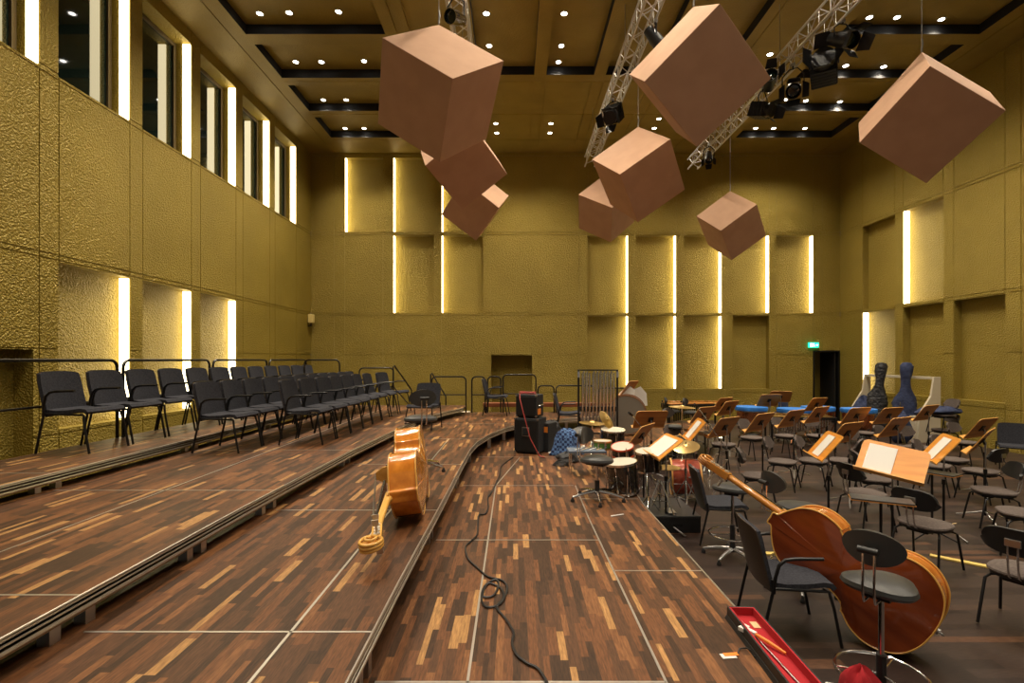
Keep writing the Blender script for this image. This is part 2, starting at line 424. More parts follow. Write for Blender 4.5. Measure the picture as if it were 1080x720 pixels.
# ------------------------------------------------------------------ stage risers
def deck(name, label, z, outline, seams, legs, front):
    'outline: closed xy polygon of the deck top; front: polyline that carries the aluminium edge profile'
    t = thing(name, label, 'stage riser', (0,0,0))
    b = B(); b.prism(outline, z-.055, z); b.build('deck', deck_wood, t)
    if front:
        for dz, r in ((-.012,.006),(-.036,.006),(-.066,.010)):
            b = B(); b.tube([(x, y, z+dz) for x, y in front], r, 6); b.build('edge_profile', alu, t)
        b = B(); n = len(front)
        vs, fs = [], []
        for i, (x, y) in enumerate(front): vs += [(x, y, z-.001), (x, y, z-.085)]
        # thin rail with thickness
        tx = []
        for i, (x, y) in enumerate(front):
            a = V(front[min(i+1,n-1)])-V(front[max(i-1,0)]); a.normalize(); nx, ny = a.y, -a.x
            tx += [(x-nx*.03, y-ny*.03, z-.001), (x-nx*.03, y-ny*.03, z-.085)]
        m = len(vs); vs += tx
        for i in range(n-1):
            fs += [(2*i,2*i+1,2*i+3,2*i+2), (m+2*i,m+2*i+2,m+2*i+3,m+2*i+1), (2*i+1,m+2*i+1,m+2*i+3,2*i+3)]
        b.add(vs, fs); b.build('side_rail', frame_alu, t)
        b = B(); b.tube([(x, y, z+.001) for x, y in front], .006, 6); b.build('edge_trim', alu, t)
    for a, c in seams:
        b = B(); a, c = V(a), V(c); dd = (c-a).normalized(); nn = V((-dd.y, dd.x))*.007
        b.add([(*(a-nn),z+.002),(*(c-nn),z+.002),(*(c+nn),z+.002),(*(a+nn),z+.002),(*(a-nn),z-.01),(*(c-nn),z-.01),(*(c+nn),z-.01),(*(a+nn),z-.01)],
              [(0,1,2,3),(0,4,5,1),(1,5,6,2),(2,6,7,3),(3,7,4,0)])
        b.build('seam_strip', alu, t)
    for (x, y, zb) in legs:
        b = B(); b.box((x-.03,y-.03,zb),(x+.03,y+.03,z-.056)); b.build('leg', steel, t)
    return t
frame_alu = mat('aluminium_rail', (.27,.19,.115), .5, .25)
E2 = [(-.69,-2.4),(-.69,3),(-.67,5),(-.66,6.6),(-.645,7.6),(-.59,8.3),(-.42,9.15),(-.15,10.0),(.35,10.85),(1.1,11.5),(2.2,12.1),(3.4,12.4)]
E3 = [(-2.11,-2.4),(-2.11,4),(-2.05,6.5),(-1.95,8),(-1.88,9.2),(-1.75,10.2),(-1.5,11.3),(-1.2,12.2)]
E1 = [(1.43,-2.4),(1.43,5.6),(1.5,6.8),(1.75,8.0),(2.25,9.2),(3.0,10.3),(3.9,11.2),(5.0,11.9)]
E4 = [(-4.05,-2.4),(-4.05,12.2)]
ring = lambda edge, back: edge+back
# lowest riser reaches from under the second one to its right-hand edge
o1 = E1+[(5.0,12.9),(3.42,12.9)]+[(3.42,12.42)]+[(x+.06, y) for x, y in reversed(E2[:-1])]
o1 = [(x, y) for x, y in E1]+[(5.0,12.9),(-.9,12.9),(-.9,-2.4)]
d1 = deck('stage_riser', 'lowest parquet stage riser in the middle, carrying the drums and the black cable', Z1, o1,
     [((-.23,-2.3),(-.23,6.6)), ((.755,-2.3),(.755,5.2)), ((-.69,4.54),(.755,4.54)), ((.755,3.88),(1.42,3.88)), ((-.66,6.50),(.755,6.50)), ((.755,5.88),(1.43,5.88)), ((-.69,2.54),(.755,2.54)),
      ((.755,5.2),(.78,6.5)), ((-.23,6.5),(.1,8.4)), ((-.6,8.4),(1.7,8.4)), ((.755,1.9),(1.42,1.9))],
     [(x,y,0) for x in (1.3,) for y in (0,1.9,3.9,5.8)]+[(2.0,9.0,0),(3.0,10.8,0)], E1)
o2 = E2+[(3.4,12.95),(-2.1,12.95),(-2.3,-2.4)]
d2 = deck('stage_riser', 'second parquet stage riser with the amber double bass lying on it', Z2, o2,
     [((-1.09,-2.3),(-1.09,8.6)), ((-2.1,2.5),(-.69,2.5)), ((-2.1,4.52),(-.68,4.52)), ((-2.05,6.5),(-.66,6.5)), ((-2,8.6),(-.55,8.6)), ((-1.9,10.6),(.2,10.6))],
     [(x, y, Z1) for x, y in ((-.76,1.2),(-.76,1.4),(-.76,2.45),(-.76,2.6),(-.76,4.45),(-.76,4.6),(-.74,6.4),(-.74,6.6),(-.7,8.0),(-.45,9.3),(-.2,10.2),(.4,11.1),(1.2,11.75),(2.1,12.25))], E2)
o3 = E3+[(-1.2,12.9),(-4.2,12.9),(-4.3,-2.4)]
d3 = deck('stage_riser', 'third parquet stage riser carrying the two lower rows of black chairs', Z3, o3,
     [((-3.07,-2.3),(-3.07,12)), ((-4.05,2.5),(-2.11,2.5)), ((-4.05,4.5),(-2.1,4.5)), ((-4.05,6.5),(-2.05,6.5)), ((-4.05,8.5),(-1.95,8.5)), ((-4.05,10.5),(-1.75,10.5))],
     [(x, y, Z2) for x, y in ((-2.18,1.2),(-2.18,2.4),(-2.18,2.6),(-2.18,3.4),(-2.18,3.55),(-2.18,4.4),(-2.18,4.6),(-2.15,6.4),(-2.15,6.6),(-2.08,8.4),(-2.05,8.6),(-1.9,10.4))], E3)
o4 = E4+[(-5.10,12.2),(-5.10,-2.4)]
d4 = deck('stage_riser', 'top parquet stage riser along the left wall carrying the rear row of black chairs', Z4, o4,
     [((-5.08,4.5),(-4.05,4.5)), ((-5.08,6.5),(-4.05,6.5)), ((-5.08,8.5),(-4.05,8.5)), ((-5.08,10.5),(-4.05,10.5))],
     [(x, y, Z3) for x, y in ((-4.12,2.4),(-4.12,2.6),(-4.12,4.4),(-4.12,4.6),(-4.12,6.4),(-4.12,6.6),(-4.12,8.4),(-4.12,8.6),(-4.12,10.4),(-4.12,10.6))]+[(-5.05,y,0) for y in (2.5,4.5,6.5,8.5,10.5,12.0)], E4)

# ------------------------------------------------------------------ guard rails
def rail(p0, p1, z, h, label, mid=True):
    p0, p1 = V((*p0, 0)), V((*p1, 0)); d = (p1-p0); L = d.length; ang = math.atan2(d.y, d.x)
    t = thing('guard_rail', label, 'railing', (p0.x, p0.y, z), ang, 'tubular guard rails round the risers')
    r = .10
    arc = [(0,0,0),(0,0,h-r)]+[(r-r*math.cos(a), 0, h-r+r*math.sin(a)) for a in (PI/8,PI/4,3*PI/8,PI/2)]
    arc += [(L-r+r*math.sin(a), 0, h-r+r*math.cos(a)) for a in (0,PI/8,PI/4,3*PI/8,PI/2)]+[(L,0,0)]
    b = B(); b.tube(arc, .019, 8); b.build('hoop', rail_mat, t, True)
    if mid:
        b = B(); b.tube([(0.01,0,h*.5),(L-.01,0,h*.5)], .014, 8); b.build('middle_bar', rail_mat, t, True)
    return t
rail_mat = mat('dark_rail_steel', (.03,.028,.026), .3, .7)
for i in range(-1, 5):
    y0 = 2.65+1.98*i+.02
    if y0 > 11.5: break
    rail((-5.06, y0), (-5.06, y0+1.88), Z4, .99, 'dark guard rail behind the rear chair row, %s from the near end' % ORD[i+1])
rail((-4.95,12.1), (-4.12,12.1), Z4, .99, 'dark guard rail closing the far end of the top riser')
rail((-3.85,12.75), (-3.0,12.75), Z3, .94, 'dark guard rail behind the farthest lone chair on the third riser')
rail((-2.05,12.80), (-1.2,12.80), Z2, .90, 'dark guard rail at the back of the second riser beside the stair rails')
rail((-1.05,12.80), (-.72,12.80), Z2, .90, 'narrow dark guard rail at the back, left of the chair by the wall recess')
rail((-.66,12.86), (-.33,12.86), Z2, .90, 'narrow dark guard rail directly behind the chair by the wall recess')
rail((-.27,12.80), (.55,12.80), Z2, .95, 'dark guard rail in front of the low dark wall recess')
rail((.6,12.75), (1.0,12.75), Z1+.27, .68, 'short dark guard rail behind the amplifier stack', False)
rail((1.05,12.75), (2.0,12.75), Z1+.27, .68, 'low dark guard rail left of the tubular bells', False)
rail((2.1,12.75), (2.95,12.75), Z1+.27, .62, 'low dark guard rail right of the tubular bells', False)
for n, x in enumerate((-2.9, -2.0)):
    t = thing('stair_handrail', 'slanting stair handrail at the back of the risers, %s one' % ('left' if n == 0 else 'right'), 'railing', (x, 12.3, Z2 if n else Z3))
    zt = .98
    b = B(); b.tube([(0,0,0),(0,0,zt),(0.02,.05,zt+.02),(.22,1.1,zt-.62)], .018); b.build('rail_tube', rail_mat, t, True)
    b = B(); b.tube([(0.01,.02,zt*.5),(.22,1.1,zt*.5-.6)], .014); b.build('lower_bar', rail_mat, t, True)
    b = B(); b.tube([(.22,1.1,zt-.62),(.22,1.1,-(Z2 if n else Z3)+.0)], .018); b.build('post', rail_mat, t, True)
# stair treads behind the second riser
t = thing('stage_step', 'pale wooden step block at the back between the stair handrails', 'step', (-1.6, 13.25, 0))
b = B(); b.box((-.5,-.25,.74),(.45,.25,.79)); b.build('tread', cream_paint, t, bevel=.01)
b = B(); b.box((-.48,-.23,0),(.43,.23,.74)); b.build('carcass', black_plastic, t)

# ------------------------------------------------------------------ audience-type black chairs with one-piece arms (they face +x)
def make_armchair(arms=True):
    t = thing('armchair', '', 'chair')
    w = .255
    prof = [(-.215,.452),(-.1,.438),(.05,.445),(.17,.462),(.235,.455),(.262,.425)]
    def seatf(u, v):
        k = u*(len(prof)-1); i = min(int(k), len(prof)-2); f = k-i
        x = prof[i][0]*(1-f)+prof[i+1][0]*f; z = prof[i][1]*(1-f)+prof[i+1][1]*f
        return (x, (v-.5)*2*w*(.96), z+.02+.006*abs(v-.5))
    b = B(); b.grid(seatf, 15, 8, .035); b.build('seat', fabric_black, t, True)
    def backf(u, v):
        z = .40+u*.47; x = -.205-.02*math.sin(u*1.5)-u*.085
        ww = w*(1-.06*max(0,u-.75)/.25)*(.94)
        yy = (v-.5)*2
        return (x+.03*yy*yy, yy*ww, z-(.02*(abs(yy)**5) if u > .85 else 0)*(u-.85)/.15)
    b = B(); b.grid(lambda u, v: backf(u, 1-v), 14, 8, .028); b.build('backrest', fabric_black, t, True)
    def backf2(u, v):
        p = backf(u, v); return (p[0]-.030, p[1]*1.02, p[2]+.004)
    b = B(); b.grid(lambda u, v: backf2(u, 1-v), 14, 8, .008); b.build('back_shell', shell_brown, t, True)
    for s in (-1, 1):
        b = B(); b.tube([(-.29,s*(w+.01),.012),(-.245,s*(w+.012),.22),(-.20,s*(w+.01),.42),(-.205,s*(w+.005),.5)], .012, 8); b.build('leg', black_metal, t, True)
        b = B(); b.tube([(.29,s*(w-.0),.012),(.235,s*(w+.0),.30),(.21,s*(w-.02),.41),(.17,s*(w-.03),.425)], .012, 8); b.build('leg', black_metal, t, True)
        b = B(); b.tube([(.2,s*(w-.02),.415),(-.2,s*(w+.005),.43)], .011, 8); b.build('seat_rail', black_metal, t, True)
        if arms:
            b = B(); b.tube([(-.2,s*(w+.015),.40),(-.19,s*(w+.022),.52),(-.165,s*(w+.024),.615),(-.12,s*(w+.024),.655),(-.05,s*(w+.024),.667),(.15,s*(w+.022),.672)], .0135, 8); b.build('armrest', black_metal, t, True)
    return t
shell_brown = mat('back_shell', (.045,.032,.022), .32)
KA = Kind(make_armchair)
KP = Kind(lambda: make_armchair(False))
g = 'black armchairs of the rear row on the top riser'
for k in range(12):
    KA.put((-4.71+random.uniform(-.01,.01), 5.62+.612*k, Z4), random.uniform(-.04,.03)-.02, 'black upholstered armchair in the rear row against the left rail, %s from the near end' % ORD[k], g)
g = 'black armchairs of the middle row'
for k in range(11):
    KA.put((-3.60+random.uniform(-.015,.015), 6.48+.565*k, Z3), random.uniform(-.05,.03)-.02, 'black upholstered armchair in the middle row on the third riser, %s from the near end' % ORD[k], g)
g = 'black armchairs of the front row'
for k in range(7):
    KA.put((-2.84+.02*k+random.uniform(-.015,.015), 7.08+.56*k, Z3), random.uniform(-.05,.03)-.02, 'black upholstered armchair in the front row near the riser edge, %s from the near end' % ORD[k], g)
KA.put((-2.62, 11.15, Z3), -.25, 'lone black armchair at the far end of the third riser near the stair rail')
KA.put((-.42, 12.2, Z2), -.1, 'black armchair by the guard rail in front of the low wall recess')
KA.put((1.18, 11.0, Z1), -.15, 'black armchair right of the amplifier stack, left of the tubular bells')
KP.put((-1.72, 9.75, Z2), -1.75, 'black high-backed chair behind the stool and the amber double bass')
KA.put((2.17, 4.08, 0), -.10, 'black armchair in the foreground in front of the red-brown double bass')
KP.put((2.46, 6.12, 0), -.12, 'armless black chair beside the red bass drum, behind the bass scroll')
KP.put((9.85, 10.05, 0), PI+.9, 'dark upholstered chair against the right wall, left of the pair')
KP.put((10.62, 9.85, 0), PI+.9, 'dark upholstered chair against the right wall, at the edge of the photo')

# ------------------------------------------------------------------ orchestra chairs (face +x)
def make_orch(backfab):
    t = thing('orchestra_chair', '', 'chair')
    b = B(); pad(b, superell(.215,.225,32,2.7,.0,0), .435, .475, .014, crown=.012); b.build('seat', fabric_grey, t, True)
    b = B(); b.prism(superell(.20,.21,24,2.7), .418, .436); b.build('seat_shell', black_plastic, t, True)
    # curved small backrest
    def bf(u, v):
        a = (v-.5)*2; zz = (u-.5)*2
        lim = (1-abs(a)**3.2)**.4 if abs(a) < 1 else 0
        return (-.235+.055*a*a-.02*zz, a*.205, .735+zz*.105*max(lim,.25))
    b = B(); b.grid(lambda u, v: bf(u, 1-v), 10, 16, .028); b.build('backrest', backfab, t, True)
    b = B(); b.grid(lambda u, v: (bf(u,1-v)[0]-.029, bf(u,1-v)[1], bf(u,1-v)[2]), 10, 16, .006); b.build('back_shell', black_plastic, t, True)
    b = B()
    for s in (-.03, .03): b.tube([(-.272,s,.74),(-.28,s,.60),(-.25,s,.46),(-.15,s,.412)], .008, 8)
    b.build('back_support', chrome, t, True)
    b = B(); b.box((-.285,-.05,.70),(-.265,.05,.76)); b.build('clamp', steel, t, bevel=.005)
    for sx in (-1, 1):
        for s in (-1, 1):
            b = B(); b.tube([(sx*.02,s*.10,.405),(sx*.12,s*.18,.40),(sx*.165,s*.20,.375),(sx*.235,s*.225,.012)], .0115, 8); b.build('leg', black_metal, t, True)
    b = B(); b.box((-.16,-.10,.385),(.16,.10,.418)); b.build('tilt_mechanism', black_metal, t, bevel=.01)
    return t
KG = Kind(lambda: make_orch(fabric_grey))
KB = Kind(lambda: make_orch(leather))
def orch(K, u, v, bu, label, rz=None):
    'seat centre at (u,v); bu: x pixel of the backrest'
    p = at(u, v, .46); p.z = 0
    K.put(p, rz, label, 'grey orchestra chairs on the dark floor')
R = math.radians
orch(KG, 763, 468, 752, 'grey orchestra chair in front of the tilted desk nearest the red bass drum', R(-48))
orch(KG, 793, 461, 787, 'grey orchestra chair behind the desk, left of the row under the timpani', R(-60))
orch(KG, 825, 486, 810, 'grey orchestra chair in the centre whose empty seat faces the camera, left of the pair', R(-40))
orch(KG, 858, 485, 845, 'grey orchestra chair in the centre half under the narrow amber desk', R(-42))
orch(KG, 800, 501, 784, 'grey orchestra chair just right of the double bass scroll', R(-25))
orch(KG, 829, 459, 820, 'grey orchestra chair under the left timpani desk', R(-60))
orch(KG, 863, 459, 859, 'grey orchestra chair below the right timpani desk', R(-80))
orch(KG, 889, 485, 897, 'grey orchestra chair turned away left of the large lit desk', R(140))
orch(KG, 911, 475, 905, 'grey orchestra chair behind the dark desk left of centre', R(-60))
orch(KG, 912, 456, 905, 'grey orchestra chair far back below the cello cases', R(-60))
orch(KG, 985, 490, 972, 'grey orchestra chair right of the large lit desk', R(-50))
orch(KG, 968, 471, 962, 'grey orchestra chair behind the reddish desk right of centre', R(-70))
orch(KG, 1004, 484, 1017, 'grey orchestra chair behind the two stacked-looking desks at right', R(-70))
orch(KG, 1018, 466, 1013, 'grey orchestra chair farthest behind the right-hand desks', R(-70))
orch(KB, 1035, 496, 1040, 'grey orchestra chair seen from behind with its chrome clamp showing, right side', R(110))
orch(KB, 1048, 517, 1069, 'orchestra chair right of the floor, its dark backrest turned to the right', R(160))
orch(KB, 1078, 540, 1090, 'orchestra chair cut by the right edge of the photo, middle one', R(150))
orch(KB, 912, 519, 892, 'grey orchestra chair behind the small tray, dark back at its left', R(8))
orch(KB, 976, 551, 953, 'grey orchestra chair in the right foreground with a dark oval back', R(25))
orch(KB, 1082, 602, 1060, 'orchestra chair cut by the right edge of the photo, nearest one', R(30))
orch(KG, 922, 504, 905, 'grey orchestra chair directly under the large lit desk', R(-20))
orch(KG, 716, 470, 713, 'grey orchestra chair among the drum stands behind the white sheet desk', R(-70))
orch(KG, 995, 453, 1005, 'grey orchestra chair by the right wall under the blue bags', R(180))
orch(KG, 940, 470, 930, 'grey orchestra chair behind the dark-backed reddish desk in the middle', R(-60))
orch(KG, 745, 455, 740, 'grey orchestra chair behind the percussion desks', R(-70))

# ------------------------------------------------------------------ stools
def make_stool(h, ring=True, back=True, bo=0):
    t = thing('drafting_stool', '', 'stool')
    pts = []
    for k in range(32):
        a = 2*PI*k/32; r = 1+.10*math.cos(3*a+.4); pts.append((.185*r*math.cos(a), .195*r*math.sin(a)))
    b = B(); pad(b, pts, h-.075, h-.01, .03, crown=.015); b.build('seat', leather, t, True)
    for k in range(5):
        a = 2*PI*k/5+.3; c, s_ = math.cos(a), math.sin(a)
        b = B(); b.tube([(.03*c,.03*s_,.10),(.16*c,.16*s_,.085),(.30*c,.30*s_,.05)], [.022,.02,.015], 8); lg = b.build('leg', steel if ring else chrome, t, True)
        b = B(); b.lathe([(.022,0),(.024,.02),(.014,.035),(.010,.05)], 12, Matrix.Translation((.30*c,.30*s_,0))); b.build('foot_glide', black_plastic, lg, True)
    b = B(); b.cyl((0,0,.07),(0,0,h*.45),.028); b.build('column_sleeve', black_plastic, t, True)
    b = B(); b.cyl((0,0,h*.44),(0,0,h-.074),.016); b.build('gas_column', chrome, t, True)
    b = B(); b.box((-.11,-.07,h-.10),(.11,.07,h-.073)); b.tube([(.03,.06,h-.09),(.08,.18,h-.1)], .007); b.build('tilt_mechanism', black_metal, t)
    if ring:
        rr = .24
        b = B(); b.tube([(rr*math.cos(2*PI*k/36), rr*math.sin(2*PI*k/36), .26) for k in range(36)], .010, 8, True)
        for k in range(3):
            a = 2*PI*k/3; b.tube([(.02*math.cos(a),.02*math.sin(a),.26),(rr*math.cos(a),rr*math.sin(a),.26)], .007)
        b.build('foot_ring', chrome, t, True)
    if back:
        zc = h+.22
        def bf(u, v):
            a = 2*PI*v; r = u; return (-.20-bo+.05*(r*math.sin(a))**2*1.0, .162*r*math.sin(a), zc+.10*r*math.cos(a))
        b = B(); b.grid(lambda u, v: bf(max(u,.02), v), 6, 28, .032); b.build('backrest', leather, t, True)
        b = B()
        for s in (-.028,.028): b.tube([(-.235-bo,s,zc+.02),(-.245-bo,s,h-.03),(-.22,s,h-.085),(-.05,s,h-.088)], .007)
        b.build('back_support', chrome, t, True)
        b = B(); b.cyl((-.25-bo,-.05,zc),(-.25-bo,.05,zc),.02); b.build('clamp', black_plastic, t, True)
    return t
s1 = Kind(lambda: make_stool(.84)); 
s1.put((2.21, 3.08, 0), R(40), 'tall drafting stool with chrome foot ring in the right foreground')
Kind(lambda: make_stool(.80, True, True, .14)).put((2.68, 4.80, 0), R(12), 'tall drafting stool half hidden behind the red-brown double bass')
Kind(lambda: make_stool(.80, True, False)).put((2.37, 5.55, 0), R(60), 'tall drafting stool carrying the scroll of the red-brown double bass')
s2 = Kind(lambda: make_stool(.66, False))
s2.put((-1.12, 6.15, Z2), R(110), 'stool with a dark oval backrest behind the amber double bass')
s3 = Kind(lambda: make_stool(.50, False))
s3.put((.95, 5.84, Z1), R(-38), 'low drum stool with chrome star base left of the dark tom drums')
for k, (u, v, l) in enumerate(((711,436,'nearest'),(729,424,'right'),(709,423,'left'))):
    p = at(u, v, 1.06); 
    s1.put((p.x, min(p.y, 16.8), 0), R(-60+20*k), 'tall stool far back among the percussion, %s of three dark backs' % l)

# ------------------------------------------------------------------ music stands (desk faces -y; player stands at -y)
def make_stand(wd, zc=1.06, lean=26, roll=0):
    t = thing('music_stand', '', 'music stand')
    M = Matrix.Translation((0,0,zc)) @ Matrix.Rotation(R(-lean), 4, 'X') @ Matrix.Rotation(R(roll), 4, 'Y')
    hw, hh, r = .30, .195, .055
    pts = [(-hw,-hh),(hw,-hh)]+[(hw-r+r*math.cos(a), hh-r+r*math.sin(a)) for a in (0,.4,.8,1.2,PI/2)]+[(-hw+r+r*math.cos(a), hh-r+r*math.sin(a)) for a in (PI/2,1.97,2.37,2.77,PI)]
    Mx = M @ Matrix(((1,0,0,0),(0,0,-1,0),(0,1,0,0),(0,0,0,1)))
    b = B(); b.prism(pts, -.006, .006, Mx); b.build('desk', wd, t)
    b = B(); b.tube([(-hw,-.0,-hh)]+[(hw,0,-hh)], .006, 6, False, M); b.prism([(p[0]*1.006,p[1]*1.012) for p in pts], -.0045, .0045, Mx); b.build('edge_band', wood_edge, t)
    b = B(); b.box((-hw-.01,-.065,-hh-.008),(hw+.01,.008,-hh+.004), M); b.build('ledge', wood_edge, t)
    b = B(); b.box((-.045,.006,-.05),(.045,.022,.05), M); b.cyl(M@V((0,.02,0)), M@V((0,.06,-.02)), .014); b.build('bracket', black_metal, t)
    b = B(); b.cyl((0,.04,.62),(0,.045,zc-.02),.009,None,10); b.build('inner_pole', steel, t, True)
    b = B(); b.cyl((0,.04,.06),(0,.04,.66),.0135,None,10); b.cyl((0,.04,.62),(0,.04,.68),.022); b.build('outer_pole', black_metal, t, True)
    for k in range(3):
        a = 2*PI*k/3+.5
        b = B(); b.tube([(.01*math.cos(a),.04+.01*math.sin(a),.11),(.30*math.cos(a),.04+.30*math.sin(a),.012)], .010, 8); b.build('leg', steel, t, True)
    return t
KS = Kind(lambda: make_stand(desk_wood, 1.06, 34))
KT = Kind(lambda: make_stand(desk_wood, 1.06, 36))
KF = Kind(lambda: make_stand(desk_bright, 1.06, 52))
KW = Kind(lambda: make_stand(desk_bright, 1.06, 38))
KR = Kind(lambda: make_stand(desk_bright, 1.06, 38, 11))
def stand(K, u, v, rz, label, y=None, z0=0):
    h = 1.06
    if y is None: p = at(u, v, z0+h)
    else: p = V(((u-542)/F*y, y, 0))
    p.z = z0
    if y is not None:
        p.z = z0
    o = K.put(p, R(rz), label, 'wooden music stands of the orchestra'); return o
# rotation 180 = desk front turned away from the camera; we see the back
S = [(686,442,172,'desk seen from behind at the left, by the tubular bells',0),
 (742,437,150,'desk tilted beside the marimba behind the percussion',0),(764,450,150,'desk whose back faces us above the grey chair right of the drums',0),
 (762,426,150,'nearer of two desks standing in front of the back wall left of the timpani',0),(768,430,148,'small desk just right of the marimba end',0),
 (802,445,150,'desk in front of the left timpani, leaning to the right',0),(835,441,152,'desk in front of the middle timpani',0),
 (862,437,152,'desk in front of the right timpani, copper kettle at its side',0),(893,456,156,'desk just left of the large lit desk, seen from behind',0),
 (903,438,165,'desk below the left cello case',0),(811,422,172,'small distant desk before the left timpani cover',0),(823,418,188,'highest distant desk left of the doorway',0),
 (861,426,160,'distant desk with something violet on it below the exit sign',0),(937,438,165,'desk below the blue cello case',0),
 (944,450,158,'nearer desk below the cello cases, above the large lit desk',0),(977,435,158,'desk in front of the pale storage rack end',0),
 (1035,451,160,'dark desk at the right in front of the wall chairs, upper of two',0)]
for u, v, rz, lab, _ in S: stand(KS, u, v, (360-rz)+(6 if rz < 170 else 0), 'wooden '+lab)
stand(KS, 1035, 468, 220, 'wooden music desk at the right showing chrome clamp, lower of two', 6.9)
stand(KT, 676, 459, 236, 'brown desk leaning left behind the bongos, seen edge on', 7.4)
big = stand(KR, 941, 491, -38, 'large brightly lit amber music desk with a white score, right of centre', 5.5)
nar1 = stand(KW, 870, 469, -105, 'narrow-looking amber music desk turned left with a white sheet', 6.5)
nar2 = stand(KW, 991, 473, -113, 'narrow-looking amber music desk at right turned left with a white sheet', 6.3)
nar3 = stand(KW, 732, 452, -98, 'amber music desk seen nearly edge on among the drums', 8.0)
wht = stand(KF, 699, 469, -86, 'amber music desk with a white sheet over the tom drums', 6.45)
far2 = stand(KS, 664, 417, 235, 'small desk high up beside the white sheets near the tubular bells', 11.5, .45)
def sheet(st, label, x0, x1, z0=-.165, z1=.15, lean=38, roll=0):
    M = st.matrix_basis @ Matrix.Translation((0,0,1.06)) @ Matrix.Rotation(R(-lean), 4, 'X') @ Matrix.Rotation(R(roll), 4, 'Y')
    b = B(); b.box((x0,-.017,z0),(x1,-.009,z1)); o = b.build('sheet_music', white_paper); o.matrix_world = M
    tag(o, label, 'sheet music')
sheet(big, 'large white score on the left half of the brightly lit desk', -.235, .02, roll=11)
sheet(nar1, 'white sheet on the narrow amber desk left of the large lit desk', -.12, .12)
sheet(nar2, 'white sheet on the narrow amber desk at the right', -.12, .12)
sheet(nar3, 'white sheet on the edge-on amber desk among the drums', -.12, .14)
sheet(wht, 'white sheet covering the amber desk over the tom drums', -.22, .22, lean=52)
# accessory trays on poles
def make_tray():
    t = thing('accessory_tray', '', 'tray')
    b = B(); b.box((-.25,-.11,.80),(.25,.11,.815)); b.build('tray_top', leather, t, bevel=.004)
    b = B(); b.box((-.255,-.115,.793),(.255,.115,.80)); b.build('tray_rim', desk_wood, t)
    b = B(); b.cyl((0,0,.06),(0,0,.80),.013); b.build('pole', black_metal, t, True)
    for k in range(3):
        a = 2*PI*k/3+.2; b = B(); b.tube([(0,0,.12),(.26*math.cos(a),.26*math.sin(a),.012)], .009); b.build('leg', black_metal, t, True)
    return t
KY = Kind(make_tray)
KY.put((at(929,526,.81).x, at(929,526,.81).y, 0), R(-28), 'dark accessory tray on a pole below the large lit desk')
KY.put((at(983,497,.81).x, at(983,497,.81).y, 0), R(-60), 'small dark tray on a pole under the right narrow desk')

